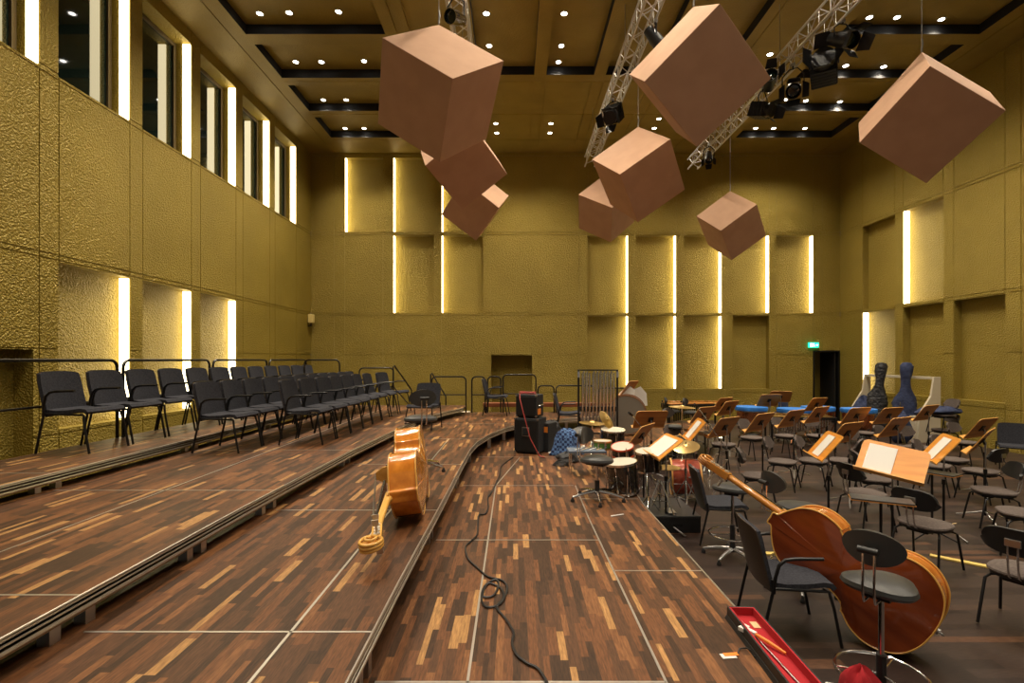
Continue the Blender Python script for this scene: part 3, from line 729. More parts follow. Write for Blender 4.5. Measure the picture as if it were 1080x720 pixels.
# ------------------------------------------------------------------ double basses lying on their sides
def catmull(P, per=8):
    out = []
    n = len(P)
    for i in range(n-1):
        p0, p1, p2, p3 = P[max(i-1,0)], P[i], P[i+1], P[min(i+2,n-1)]
        for k in range(per):
            t = k/per
            out.append(tuple(.5*((2*p1[j])+(-p0[j]+p2[j])*t+(2*p0[j]-5*p1[j]+4*p2[j]-p3[j])*t*t+(-p0[j]+3*p1[j]-3*p2[j]+p3[j])*t**3) for j in (0,1)))
    out.append(P[-1]); return out
def make_bass(label, M, rib_m, back_m, neck_m, edge_m):
    t = thing('double_bass', label, 'double bass', M=M)
    segs = [[(.0,.0),(.12,.012),(.235,.06),(.31,.15),(.335,.25),(.315,.35),(.265,.425),(.262,.437)],
            [(.262,.437),(.215,.46),(.186,.53),(.180,.585),(.192,.65),(.222,.695),(.235,.70)],
            [(.235,.70),(.252,.755),(.258,.83),(.242,.91),(.195,.985),(.12,1.045),(.055,1.085),(.045,1.12),(0,1.12)]]
    half = []
    for s_ in segs: half += catmull(s_, 6)[:-1]
    half.append((0,1.12))
    out = half+[(-x, y) for x, y in reversed(half[1:-1])]
    n = len(out); T = .105
    b = B(); vs = [(x,y,z) for z in (-T,-T*.5,0,T*.5,T*.98) for x, y in out]
    b.add(vs, [(i*n+k, i*n+(k+1)%n, (i+1)*n+(k+1)%n, (i+1)*n+k) for i in range(4) for k in range(n)])
    b.build('ribs', rib_m, t, True)
    def plate(name, sgn, m):
        b = B(); cy = .55; vs = []
        # pull rings inward along the local half width so that the waist stays inside
        ts = [(1.0,-.002),(1.025,.0),(1.025,.007),(.97,.006),(.88,.010),(.72,.022),(.5,.036),(.25,.044),(.06,.047)]
        for t_, h in ts:
            for x, y in out: vs.append((x*t_, cy+(y-cy)*(t_ if t_ > .9 else .9+(t_-.9)*.98+.0), sgn*(T+h)))
        k_ = len(ts)
        fs = [(i*n+k, i*n+(k+1)%n, (i+1)*n+(k+1)%n, (i+1)*n+k) for i in range(k_-1) for k in range(n)]+[tuple(range((k_-1)*n, k_*n))]
        if sgn < 0: fs = [tuple(reversed(f)) for f in fs]
        b.add(vs, fs); o = b.build(name, m, t, True)
        e = B(); e.tube([(x*1.018, cy+(y-cy)*1.018, sgn*(T+.003)) for x, y in out], .0065, 6, True); e.build('purfled_edge', edge_m, o, True)
        return o
    plate('back_plate', -1, back_m); top = plate('top_plate', 1, rib_m)
    for s in (-1, 1):
        b = B(); b.tube([(s*.155,.40,T+.034),(s*.135,.44,T+.034),(s*.12,.52,T+.04),(s*.10,.60,T+.038),(s*.085,.63,T+.038)], [.012,.006,.006,.006,.011], 8); b.build('sound_hole', ebony, top, True)
    b = B(); b.grid(lambda u, v: ((.024+.006*(1-u))*math.sin((v-.5)*PI), 1.05+u*.60, .125-.028*math.cos((v-.5)*PI)+(.0 if u > .15 else -.05*(1-u/.15))), 12, 8)
    b.box((-.030,1.05,.10),(.030,1.12,.128)); b.prism([(-.03,1.04),(.03,1.04),(.025,1.66),(-.025,1.66)], .122, .14); b.build('neck', neck_m, t, True)
    b = B(); b.add([(-.045,.78,.175),(.045,.78,.175),(.045,.78,.195),(-.045,.78,.195),(-.024,1.64,.139),(.024,1.64,.139),(.024,1.64,.150),(-.024,1.64,.150)], [(0,1,2,3),(7,6,5,4),(0,4,5,1),(1,5,6,2),(2,6,7,3),(3,7,4,0)]); b.build('fingerboard', ebony, t, bevel=.003)
    # pegbox: two cheeks and a back, then the scroll
    h = B()
    for s in (-1, 1): h.add([(s*.034,1.63,.10),(s*.034,1.63,.152),(s*.030,1.84,.132),(s*.030,1.84,.075),(s*.020,1.63,.10),(s*.020,1.63,.152),(s*.018,1.84,.132),(s*.018,1.84,.075)], [(0,1,2,3),(7,6,5,4),(0,4,5,1),(1,5,6,2),(2,6,7,3),(3,7,4,0)])
    h.add([(-.034,1.63,.088),(.034,1.63,.088),(.030,1.85,.062),(-.030,1.85,.062),(-.034,1.63,.104),(.034,1.63,.104),(.030,1.85,.080),(-.030,1.85,.080)], [(0,1,2,3),(7,6,5,4),(0,4,5,1),(1,5,6,2),(2,6,7,3),(3,7,4,0)])
    h.build('pegbox', neck_m, t, bevel=.003)
    sc = B(); pts, rr = [], []
    for k in range(44):
        q = k/43; a = -PI*.5-.35+q*PI*3.5; r = .062*(1-q)**.85+.014
        pts.append((.016+.030*q, 1.875+r*math.cos(a), .135+r*math.sin(a))); rr.append(.0115-.003*q)
    Ms = Matrix.Diagonal((1.6,1,1,1)); sc.tube(pts, rr, 10); sc.tube([(-p_[0],p_[1],p_[2]) for p_ in pts], rr, 10); sc.tube([(0,p_[1],p_[2]) for p_ in pts], [x*1.15 for x in rr], 10); sc.cyl((-.052,1.875,.135),(.052,1.875,.135),.012,None,14); sc.cyl((-.012,1.875,.135),(.012,1.875,.135),.05,None,20)
    sc.tube([(0,1.80,.085),(0,1.845,.075),(0,1.86,.068)], .017, 10, False, Ms); sc.build('scroll', neck_m, t, True)
    for k, (y, s) in enumerate(((1.67,1),(1.72,-1),(1.765,1),(1.81,-1))):
        p = B(); z = .115-(y-1.67)*.13
        p.cyl((-s*.03,y,z),(s*.085,y,z),.006,None,8); p.cyl((.030,y,z),(.040,y,z),.021,None,14); p.cyl((-.030,y,z),(-.040,y,z),.021,None,14)
        p.add([(s*.085,y-.004,z-.018),(s*.085,y+.004,z-.018),(s*.085,y+.004,z+.018),(s*.085,y-.004,z+.018),(s*.125,y-.003,z-.024),(s*.125,y+.003,z-.024),(s*.125,y+.003,z+.024),(s*.125,y-.003,z+.024)], [(0,1,2,3),(7,6,5,4),(0,4,5,1),(1,5,6,2),(2,6,7,3),(3,7,4,0)])
        p.build('tuning_peg', alu, t)
    b = B(); b.prism([(-.085,.0),(-.06,.0),(-.04,.05),(.04,.05),(.06,.0),(.085,.0),(.07,.10),(.03,.165),(-.03,.165),(-.07,.10)], -.009, .009, Matrix.Translation((0,.50,T+.032)) @ Matrix.Rotation(PI/2, 4, 'X')); b.build('bridge', neck_m, t, bevel=.002)
    b = B(); b.add([(-.03,.02,.13),(.03,.02,.13),(.042,.36,.215),(-.042,.36,.215),(-.03,.02,.142),(.03,.02,.142),(.042,.36,.235),(-.042,.36,.235)], [(3,2,1,0),(4,5,6,7),(0,1,5,4),(1,2,6,5),(2,3,7,6),(3,0,4,7)]); b.build('tailpiece', ebony, t, bevel=.004)
    for k in range(4):
        x = (k-1.5)
        b = B(); b.tube([(x*.018,.35,.235),(x*.020,.50,.305),(x*.008,1.64,.156),(x*.006,1.70,.12)], .0018, 5); b.build('string', steel, t)
    b = B(); b.cyl((0,.0,0),(0,-.03,0),.022,None,14); b.cyl((0,-.02,0),(0,-.05,0),.006,None,8); b.cyl((0,-.045,0),(0,-.06,0),.011,.004,10); b.build('endpin', steel, t, True)
    return t
def rest(o, z0):
    'let the thing down until it touches z0'
    bpy.context.view_layer.update()
    zm = min((c.matrix_world @ v.co).z for c in C.objects if c.parent == o and c.type == 'MESH' and c.name.split('.')[0] not in ('tuning_peg','scroll','pegbox') for v in c.data.vertices)
    o.matrix_world = Matrix.Translation((0,0,z0-zm)) @ o.matrix_world
def axes(T, S, N):
    L = (V(S)-V(T)).normalized(); N = V(N); N = (N-L*N.dot(L)).normalized(); return frame_matrix(T, L.cross(N), L, N)
bass1 = make_bass('amber varnished double bass lying on its side on the second riser', axes((-.985,5.08,1.18), (-.77,3.22,.985), (-1,-.06,-.12)), bass_amber, bass_amber_back, neck_maple, bass_edge)
rest(bass1, Z2+.003)
bass2 = make_bass('red-brown double bass lying on its side on the dark floor at the right', axes((2.97,3.62,.30), (2.0,4.76,1.06), (.60,.80,.0)) @ Matrix.Scale(1.07, 4), bass_red_rib, bass_red, neck_red, bass_edge)
rest(bass2, .004)

# ------------------------------------------------------------------ hanging cubes
TZ = 8.1
s = 1.15; kf = s/1.4
CU = [('front cube of the left group of three, largest and nearest',[0.7836,0.4832,-0.4354],[-1.283,8.805,6.73]),
 ('middle cube of the left group of three',[0.7446,-0.6601,0.0112],[-1.271,12.651,7.077]),
 ('lowest and farthest cube of the left group of three',[0.6252,0.6551,-0.0277],[-1.277,17.075,7.305]),
 ('nearest and highest cube of the middle group',[0.5376,-0.7802,-0.2485],[3.065,8.654,6.934]),
 ('middle cube of the middle group with its pale top facing us',[0.9771,0.0743,-1.2784],[3.091,12.751,6.76]),
 ('farthest cube of the middle group, half hidden',[0.8754,0.231,-0.7473],[3.279,18.047,7.462]),
 ('small distant cube hanging right of the middle group',[-2.8116,-0.0848,3.628],[7.56,17.835,6.81]),
 ('large cube hanging alone at the right',[-4.137,-2.8728,1.6456],[7.504,9.367,6.576])]
for lab, r, p in CU:
    r = V(r); c = V((p[0]*kf, p[1]*kf, (p[2]-2.15)*kf+2.15))
    Rm = Matrix.Rotation(r.length, 4, r.normalized())
    t = thing('hanging_cube', 'rose-beige '+lab, 'hanging cube', c, 0, 'rose-beige cubes hanging from the ceiling')
    t['label'] = 'rose-beige ' + lab
    b = B(); b.box((-s/2,)*3, (s/2,)*3, Rm); b.build('cube_body', cube_cloth, t, bevel=.006)
    cor = max((Rm @ V((i,j,k)) for i in (-s/2,s/2) for j in (-s/2,s/2) for k in (-s/2,s/2)), key=lambda q: q.z)
    b = B(); b.cyl(cor-V((0,0,.01)), (cor.x, cor.y, ZC-c.z+(.21 if in_coffer(c.x+cor.x, c.y+cor.y) else 0)), .006, None, 6); b.build('wire', steel, t)
    b = B(); b.tube([cor+V((0,0,0)), cor+V((0,0,.05)), cor+V((.012,0,.12)), cor+V((0,0,.2))], .012, 6); b.build('hook', steel, t)

# ------------------------------------------------------------------ lighting trusses and lamps
TZ = 8.1
truss_mat = mat('truss_aluminium', (.62,.60,.56), .4, .7)
for x, y1, lab in ((-.95,15.4,'left, mostly hidden by the front cube'),(2.28,15.4,'middle'),(5.45,15.6,'right, carrying most lamps')):
    t = thing('lighting_truss', 'aluminium lattice lighting truss hanging below the ceiling, '+lab+(' one' if lab == 'middle' else ''), 'truss', (x, 0, TZ), 0, 'lattice lighting trusses')
    q = .145
    for sx in (-1,1):
        for sz in (-1,1):
            b = B(); b.cyl((sx*q,-1,sz*q),(sx*q,y1,sz*q),.022,None,8); b.build('chord', truss_mat, t, True)
    b = B(); y = -1; k = 0
    while y < y1-.3:
        e = 1 if k % 2 else -1
        for sx in (-1,1): b.cyl((sx*q,y,-e*q),(sx*q,y+.33,e*q),.010,None,5)
        for sz in (-1,1): b.cyl((-e*q,y,sz*q),(e*q,y+.33,sz*q),.010,None,5)
        for sx in (-1,1): b.cyl((sx*q,y,-q),(sx*q,y,q),.008,None,5)
        y += .33; k += 1
    b.build('bracing', truss_mat, t)
    for yy in (1.5, 6, 10.5, 14.8):
        b = B(); b.cyl((0,yy,q),(0,yy,ZC-TZ),.006,None,5); b.build('suspension_wire', steel, t)
def lamp(loc, aim, label, kind='par', sc=1.0, shine=False):
    t = thing('stage_spotlight', label, 'stage spotlight', loc, 0, 'stage lamps on the trusses')
    d = V(aim).normalized(); qd = d.to_track_quat('Z', 'Y').to_matrix().to_4x4() @ Matrix.Scale(sc, 4)
    body = chrome if shine else black_metal
    b = B()
    if kind == 'par': b.lathe([(.05,-.24),(.085,-.22),(.095,-.10),(.11,.0),(.112,.20),(.105,.20),(.10,.02)], 22, qd)
    else:
        b.box((-.13,-.13,-.22),(.13,.13,.10), qd); b.lathe([(.12,.10),(.12,.2),(.11,.2)], 20, qd)
        for k in range(5): b.box((-.14,-.135,-.2+.06*k),(.14,.135,-.185+.06*k), qd)
    b.build('lamp_housing', body, t, True)
    b = B(); b.lathe([(.10,.12),(.08,.145),(.02,.155)], 20, qd); b.build('lens', glass_dark, t, True)
    if kind != 'par' or not shine:
        for k in range(4):
            Mk = qd @ Matrix.Rotation(k*PI/2, 4, 'Z') @ Matrix.Translation((0,.12,.19)) @ Matrix.Rotation(R(-28), 4, 'X')
            b = B(); w2 = .12 if k % 2 else .10
            b.add([(-w2,0,0),(w2,0,0),(w2*.75,0,.17),(-w2*.75,0,.17),(-w2,.004,0),(w2,.004,0),(w2*.75,.004,.17),(-w2*.75,.004,.17)], [(3,2,1,0),(4,5,6,7),(0,1,5,4),(1,2,6,5),(2,3,7,6),(3,0,4,7)], Mk); b.build('barn_door', black_metal, t)
    top = V((0,0,TZ-.165-loc[2])); side = d.cross(V((0,0,1))).normalized()*.15*sc
    b = B(); b.tube([side, side+top*.55, top*.8+side*.4, top*.85-side*.4, -side+top*.55, -side], .012, 6); b.tube([top*.8, top], .018, 6); b.build('yoke', black_metal, t)
    b = B(); b.box((top.x-.03,top.y-.03,top.z-.03),(top.x+.03,top.y+.03,top.z+.02)); b.build('clamp', steel, t)
    return t
lamp((-.92,8.1,7.55),(-.3,-.7,-.35),'shiny lamp above the front left cube',shine=True)
lamp((2.42,8.75,7.62),(.55,-.1,-.8),'black lamp at the top of the middle truss, near the photo edge')
lamp((2.20,11.4,7.60),(-.35,-.6,-.55),'black lamp with open barn doors low on the middle truss','box',1.25)
lamp((5.62,8.75,7.62),(.2,-.75,-.5),'black lamp highest on the right truss','par',1.2)
lamp((5.75,9.5,7.58),(-.45,-.7,.1),'large square black floodlight on the right truss','box',1.55)
lamp((5.48,10.05,7.45),(-.35,-.7,-.5),'black lamp just below the large floodlight','par',1.25)
lamp((5.30,10.9,7.45),(.4,-.6,-.3),'black lamp with barn doors above the small distant cube, on the right truss','box',1.1)
lamp((5.25,13.8,7.6),(-.2,-.5,-.6),'small lamp near the far end of the right truss','par',.9)
lamp((5.15,10.3,7.75),(-.3,-.8,.1),'round black lamp behind the big middle cube','par',1.1)

# ------------------------------------------------------------------ exit sign, wall speaker
green = mat('sign_green', (.0,.35,.2), .5, emit=(.02,.75,.45), estr=2.2); sign_white = mat('sign_white', (1,1,1), .5, emit=(.85,1,.95), estr=3)
t = thing('exit_sign', 'small green lit emergency exit sign above the doorway', 'sign', (10.56, YB-.06, 2.66))
b = B(); b.box((-.17,-.03,-.09),(.17,.055,.09)); b.build('sign_box', green, t, bevel=.005)
b = B()
b.box((-.135,-.036,-.06),(-.055,-.031,.06)); b.build('doorway_symbol', sign_white, t)
b = B(); b.cyl((-.01,-.031,.045),(-.01,-.036,.045),.014,None,10); b.tube([(-.015,-.034,.03),(-.01,-.034,-.005),(-.035,-.034,-.06)], .008,5); b.tube([(-.01,-.034,-.005),(.02,-.034,-.03),(.035,-.034,-.055)], .007,5); b.tube([(-.04,-.034,.0),(-.012,-.034,.025),(.02,-.034,.005)], .006,5); b.build('running_figure', sign_white, t)
b = B(); b.box((.06,-.036,-.01),(.115,-.031,.01)); b.add([(.105,-.036,-.035),(.15,-.036,0),(.105,-.036,.035),(.105,-.031,-.035),(.15,-.031,0),(.105,-.031,.035)], [(0,1,2),(5,4,3),(0,3,4,1),(1,4,5,2),(2,5,3,0)]); b.build('arrow', sign_white, t)
t = thing('wall_speaker', 'small pale yellow box fixed high in the left rear corner', 'speaker', (XL+.02, 17.85, 3.42))
b = B(); b.box((0,-.1,.0),(.17,.1,.30)); b.build('speaker_box', mat('pale_yellow_plastic', (.80,.62,.22), .5), t, bevel=.02)
b = B(); b.cyl((.08,0,-.12),(.08,0,.0),.03); b.box((-.015,-.03,-.12),(.09,.03,-.09)); b.build('mount', black_metal, t)

# ------------------------------------------------------------------ percussion
def drum(loc, r, h, shell, label, tilt=(0,0,0), legs=None, head=skin_head, hoop=chrome, lugs=8, name='drum', axis_rot=None):
    t = thing(name, label, 'drum', loc)
    M = (axis_rot or Euler(tilt).to_matrix().to_4x4())
    b = B(); b.lathe([(r*.985,-h/2),(r,-h/2+.01),(r,h/2-.01),(r*.985,h/2)], 36, M); b.build('shell', shell, t, True)
    for s_ in (-1, 1):
        b = B(); b.lathe([(r*.99,s_*(h/2-.012)),(r*1.04,s_*(h/2-.012)),(r*1.04,s_*(h/2+.012)),(r*.99,s_*(h/2+.012))], 36, M); b.build('hoop', hoop, t, True)
        b = B(); b.lathe([(r*.99,s_*(h/2+.001)),(r*.99,s_*(h/2+.006))], 36, M); b.build('drum_head', head, t)
    for k in range(lugs):
        a = 2*PI*k/lugs+.2; x, y = r*1.03*math.cos(a), r*1.03*math.sin(a)
        b = B(); b.cyl((x,y,-h/2),(x,y,h/2),.0035,None,5,M); b.cyl((x,y,h/2-.06),(x,y,h/2-.02),.011,None,8,M); b.cyl((x,y,-h/2+.02),(x,y,-h/2+.06),.011,None,8,M); b.build('lug', chrome, t, True)
    if legs is not None:
        for k in range(3):
            a = 2*PI*k/3+.6; x, y = r*1.06*math.cos(a), r*1.06*math.sin(a)
            b = B(); b.tube([(x,y,.06),(x*1.02,y*1.02,legs+.03),(x*1.18,y*1.18,legs+.012)], .008, 8); b.build('leg', chrome, t, True)
    return t
def pole_stand(name, label, cat, loc, top, tripod=.26, group=None, rz=0.3):
    t = thing(name, label, cat, loc, 0, group)
    b = B(); b.cyl((0,0,.12),(0,0,top*.6),.013,None,10); b.cyl((0,0,top*.55),(0,0,top),.008,None,8); b.cyl((0,0,top*.55),(0,0,top*.62),.02,None,10); b.build('pole', chrome, t, True)
    for k in range(3):
        a = 2*PI*k/3+rz; c, s_ = math.cos(a), math.sin(a)
        b = B(); b.tube([(.013*c,.013*s_,.42),(tripod*c,tripod*s_,.012)], .008, 6); b.tube([(.013*c,.013*s_,.16),(tripod*.62*c,tripod*.62*s_,.17)], .006, 6); b.build('leg', chrome, t, True)
    return t
def cymbal(loc, top, r, tilt, label):
    t = pole_stand('cymbal', label, 'cymbal', loc, top+.05)
    M = Matrix.Translation((0,0,top)) @ Euler(tilt).to_matrix().to_4x4()
    b = B(); b.lathe([(.008,.028),(.03,.024),(.045,.006),(r*.6,.0),(r,-.014),(r,-.016),(r*.6,-.003),(.045,.002),(.008,.02)], 36, M); b.build('cymbal_disc', gold_metal, t, True)
    return t
drum((1.30,6.12,.755), .185, .34, dark_shell, 'large dark lacquered tom drum beside the drum stool', (.05,-.12,0), -.195)
t = drum((1.72,6.55,.86), .155, .24, dark_shell, 'smaller dark tom drum right of the large one', (.1,-.1,0), None)
b = B(); b.cyl((0,0,-.86+.1),(0,0,-.12),.014); 
b.build('post', chrome, t, True)
for k in range(3):
    a = 2*PI*k/3+.2; b = B(); b.tube([(0,0,-.45),(.3*math.cos(a),.3*math.sin(a),-.848)], .009); b.build('leg', chrome, t, True)
redhoop = mat('red_hoop', (.75,.10,.03), .4)
drum((1.52,7.15,.88), .15, .12, dark_shell, 'small drum with a red hoop behind the toms', (.25,-.15,0), -.33, hoop=redhoop)
greens = mat('green_gold_shell', (.10,.22,.05), .3, .3)
drum((1.28,7.40,.92), .13, .10, greens, 'small green shelled drum with cream head', (.0,0,0), -.37, hoop=gold_metal)
drum((1.58,8.2,.90), .19, .25, dark_shell, 'dark drum with a cream head behind the music desk', (.1,0,0), -.35)
Mx = Matrix.Rotation(R(-12), 4, 'Z') @ Matrix.Rotation(R(88), 4, 'Y')
t = drum((2.66,7.95,.335), .27, .42, red_shell, 'red bass drum lying on its spurs beside the black podium', head=black_cloth, hoop=wood_edge, axis_rot=Mx, name='bass_drum')
for s_ in (-1,1):
    b = B(); b.tube([(.05,s_*.26,.0),(-.10,s_*.34,-.323)], .010); b.build('spur', chrome, t, True)
b = B(); b.tube([(-.05,-.29,.05),(.05,-.28,.06)], .014); b.build('bracket', chrome, t, True)
cymbal((1.22,8.0,Z1), .62, .20, (.05,.05,0), 'small bronze cymbal in front of the tubular bells')
cymbal((1.52,8.35,Z1), .62, .17, (.5,.9,0), 'tilted bronze cymbal at the foot of the tubular bells')
cymbal((3.15,9.6,0), 1.27, .24, (.02,.04,0), 'flat bronze cymbal high behind the drums')
cymbal((2.45,7.3,0), .92, .19, (.3,-.2,0), 'cymbal over the red bass drum, left side')
cymbal((2.95,8.3,0), .98, .20, (-.2,.3,0), 'cymbal behind the red bass drum, right side')
cymbal((5.3,13.0,0), 1.05, .22, (.02,.0,0), 'flat bronze cymbal far back in front of the timpani')
# hi-hat and hardware on the podium
t = pole_stand('hi_hat', 'chrome hi-hat stand on the black podium', 'hi-hat', (1.98,6.62,.212), .62, .20)
M = Matrix.Translation((0,0,.55))
b = B(); b.lathe([(.01,.02),(.03,.018),(.17,-.004),(.17,-.006),(.03,.012)], 32, M); b.build('top_cymbal', gold_metal, t, True)
b = B(); b.lathe([(.01,-.035),(.03,-.033),(.17,-.014),(.17,-.012),(.03,-.027)], 32, M); b.build('bottom_cymbal', gold_metal, t, True)
b = B(); b.box((-.05,-.24,.012),(.05,-.02,.03)); b.build('pedal', steel, t, bevel=.004)
t = pole_stand('snare_stand', 'empty chrome snare stand at the front of the podium', 'stand', (1.84,6.45,.212), .40, .19, rz=1.3)
for k in range(3):
    a = 2*PI*k/3; b = B(); b.tube([(0,0,.38),(.12*math.cos(a),.12*math.sin(a),.42),(.14*math.cos(a),.14*math.sin(a),.46)], .008); b.build('cradle_arm', chrome, t, True)
for k, (x, y, z0, tp) in enumerate(((2.05,7.9,0,1.0),(3.0,7.4,0,.95),(3.35,8.8,0,1.05))):
    t = pole_stand('microphone_stand', 'chrome microphone boom stand among the drums, %s' % ('left','beside the bass drum','right, behind')[k], 'microphone stand', (x, y, z0), tp, rz=.3+k)
    b = B(); b.tube([(.12,.1,tp-.12),(-.28,-.22,tp+.32)], .007); b.build('boom', chrome, t, True)
    b = B(); b.tube([(-.27,-.21,tp+.31),(-.34,-.27,tp+.36)], .018); b.build('microphone', black_metal, t, True)
# podium
t = thing('podium', 'low black box podium beside the edge of the lowest riser', 'podium', (2.03, 6.77, 0))
b = B(); b.box((-.29,-.43,.185),(.29,.43,.21)); b.build('top_board', leather, t, bevel=.004)
b = B(); b.box((-.285,-.425,.0),(.285,.425,.185)); b.build('carcass', black_plastic, t)
b = B(); b.box((-.06,-.428,.08),(.06,-.4245,.115)); b.build('hand_hole', black_gap, t)
# concert bass drum with white sheet
Mx = Matrix.Rotation(R(75), 4, 'Z') @ Matrix.Rotation(R(90), 4, 'Y')
t = drum((2.40,10.9,Z1+.44), .40, .36, mat('walnut_shell', (.16,.05,.02), .3, coat=.4), 'concert bass drum with grey head right of the tubular bells', head=mat('grey_head', (.17,.15,.12), .5), hoop=mat('brown_hoop', (.20,.09,.04), .4), axis_rot=Mx, name='concert_drum', lugs=10)
def crumple(name, loc, size, m, label, cat, seed=1, rz=0, flat=.5, nn=26):
    'folded cloth as a closed lumpy form with creases'
    rnd = random.Random(seed); ph = [rnd.uniform(0,6.28) for _ in range(9)]
    b = B(); vs = []
    for i in range(nn//2+1):
        th = PI*i/(nn//2)
        for j in range(nn):
            a = 2*PI*j/nn
            w = 1+.13*math.sin(3*a+ph[0]+2*th)+.09*math.sin(7*a+ph[1])*math.sin(th)+.07*math.sin(5*th+ph[2]+a)
            z = math.cos(th)
            vs.append((size[0]*math.sin(th)*math.cos(a)*w, size[1]*math.sin(th)*math.sin(a)*w, size[2]*(z if z > -flat else -flat)*(1+.12*math.sin(4*a+ph[3]))))
    fs = [(i*nn+j, (i+1)*nn+j, (i+1)*nn+(j+1)%nn, i*nn+(j+1)%nn) for i in range(nn//2) for j in range(nn)]
    zmin = min(v[2] for v in vs); vs = [(x,y,z-zmin) for x,y,z in vs]
    b.add(vs, fs); o = b.build(name, m, None, True); o.location = loc; o.rotation_euler = (0,0,rz)
    return tag(o, label, cat)
t = thing('paper_screen', 'white folded panels standing behind the music desk right of the tubular bells', 'panel', (2.66, 11.35, Z1))
b = B(); b.add([(-.32,0,.72),(.02,.08,.58),(.05,.10,.92),(-.10,.06,1.02),(-.32,.01,.86)]+[(-.32,.012,.72),(.02,.092,.58),(.05,.112,.92),(-.10,.072,1.02),(-.32,.022,.86)], [(0,1,2,3,4),(9,8,7,6,5)]+[(i,i+5,(i+1)%5+5,(i+1)%5) for i in range(5)]); b.build('panel', white_paper, t)
b = B(); b.add([(.04,.1,.55),(.30,.0,.58),(.28,.0,.85),(.16,.04,1.0),(.05,.1,.94)]+[(.04,.112,.55),(.30,.012,.58),(.28,.012,.85),(.16,.052,1.0),(.05,.112,.94)], [(0,1,2,3,4),(9,8,7,6,5)]+[(i,i+5,(i+1)%5+5,(i+1)%5) for i in range(5)]); b.build('panel', white_paper, t)
b = B(); b.cyl((.04,.11,.0),(.04,.11,.95),.012); b.build('pole', steel, t, True)
# tubular bells
t = thing('tubular_bells', 'tall frame of chrome tubular bells on the lowest riser', 'tubular bells', (1.69, 10.3, Z1))
for s_ in (-1,1):
    b = B(); b.box((s_*.39-.018,-.02,.05),(s_*.39+.018,.02,1.40)); b.build('side_post', black_metal, t, bevel=.004)
    b = B(); b.box((s_*.39-.02,-.28,.035),(s_*.39+.02,.28,.07)); f_ = b.build('foot', black_metal, t, bevel=.006)
    for q in (-1,1):
        b = B(); b.cyl((s_*.39-.012,q*.25,.028),(s_*.39+.012,q*.25,.028),.028); b.build('caster', black_plastic, f_, True)
    b = B(); b.box((s_*.39-.022,-.024,1.24),(s_*.39+.022,.024,1.36)); b.build('corner_plate', chrome, t)
b = B(); b.box((-.40,-.012,1.375),(.40,.012,1.40)); b.build('top_bar', black_metal, t)
b = B(); b.box((-.39,-.03,.56),(.39,.03,.66)); b.build('damper_box', black_plastic, t, bevel=.005)
b = B(); b.box((-.39,-.015,.10),(.39,.015,.13)); b.build('lower_bar', black_metal, t)
for k in range(10):
    x = -.315+.07*k
    b = B(); b.cyl((x,-.045,1.30-.0),(x,-.045,.36-.16*0+.02*k*0),.019,None,12); b.cyl((x,-.045,1.30),(x,-.045,1.33),.021,None,12); b.build('bell_tube', chrome, t, True)
for k in range(8):
    x = -.28+.07*k+(.07 if k > 1 else 0)
    if x > .33: continue
    b = B(); b.cyl((x,.045,1.37),(x,.045,.46),.019,None,12); b.build('bell_tube', chrome, t, True)
# marimba / vibraphone
def mallet(name, label, loc, rz, bar_m, tube_m, zt=.86, L=1.4, nb_=26):
    t = thing(name, label, 'percussion keyboard', loc, rz)
    for k in range(nb_):
        x = -L/2+L*(k+.5)/nb_; w = .30-.14*k/nb_
        b = B(); b.box((x-L/nb_*.42,-w*.62,zt),(x+L/nb_*.42,w*.45,zt+.02)); b.build('tone_bar', bar_m, t, bevel=.003)
        if k % 7 not in (2, 6):
            b = B(); b.box((x+L/nb_*.1,w*.5,zt+.03),(x+L/nb_*.85,w*1.25,zt+.05)); b.build('tone_bar', bar_m, t)
        b = B(); b.cyl((x,-.05,zt-.03),(x,-.05,zt-.50+.32*k/nb_),.021,None,10); b.build('resonator', tube_m, t, True)
    b = B(); b.box((-L/2,-.2,zt-.05),(L/2,-.17,zt-.005)); b.box((-L/2,.20,zt-.05),(L/2,.23,zt-.005)); b.build('rail', black_metal, t)
    for s_ in (-1,1):
        b = B(); b.box((s_*L/2-.02,-.25,zt-.12),(s_*L/2+.02,.27,zt+.01)); b.build('end_frame', black_metal, t, bevel=.008)
        for q in (-1,1):
            b = B(); b.box((s_*L/2-.018,q*.2-.018,.05),(s_*L/2+.018,q*.2+.018,zt-.11)); l_ = b.build('leg', black_metal, t)
            b = B(); b.cyl((s_*L/2-.012,q*.2,.028),(s_*L/2+.012,q*.2,.028),.028); b.build('caster', black_plastic, l_, True)
    return t
mallet('marimba', 'marimba with orange wooden bars behind the percussion desks', (4.75,13.6,0), R(8), mat('rosewood_orange', (.62,.24,.05), .35, coat=.3), black_metal, .98, 1.5)
mallet('vibraphone', 'vibraphone with golden bars and chrome tubes under the timpani desks', (6.75,12.1,0), R(-6), gold_metal, chrome, .80, 1.4, 24)
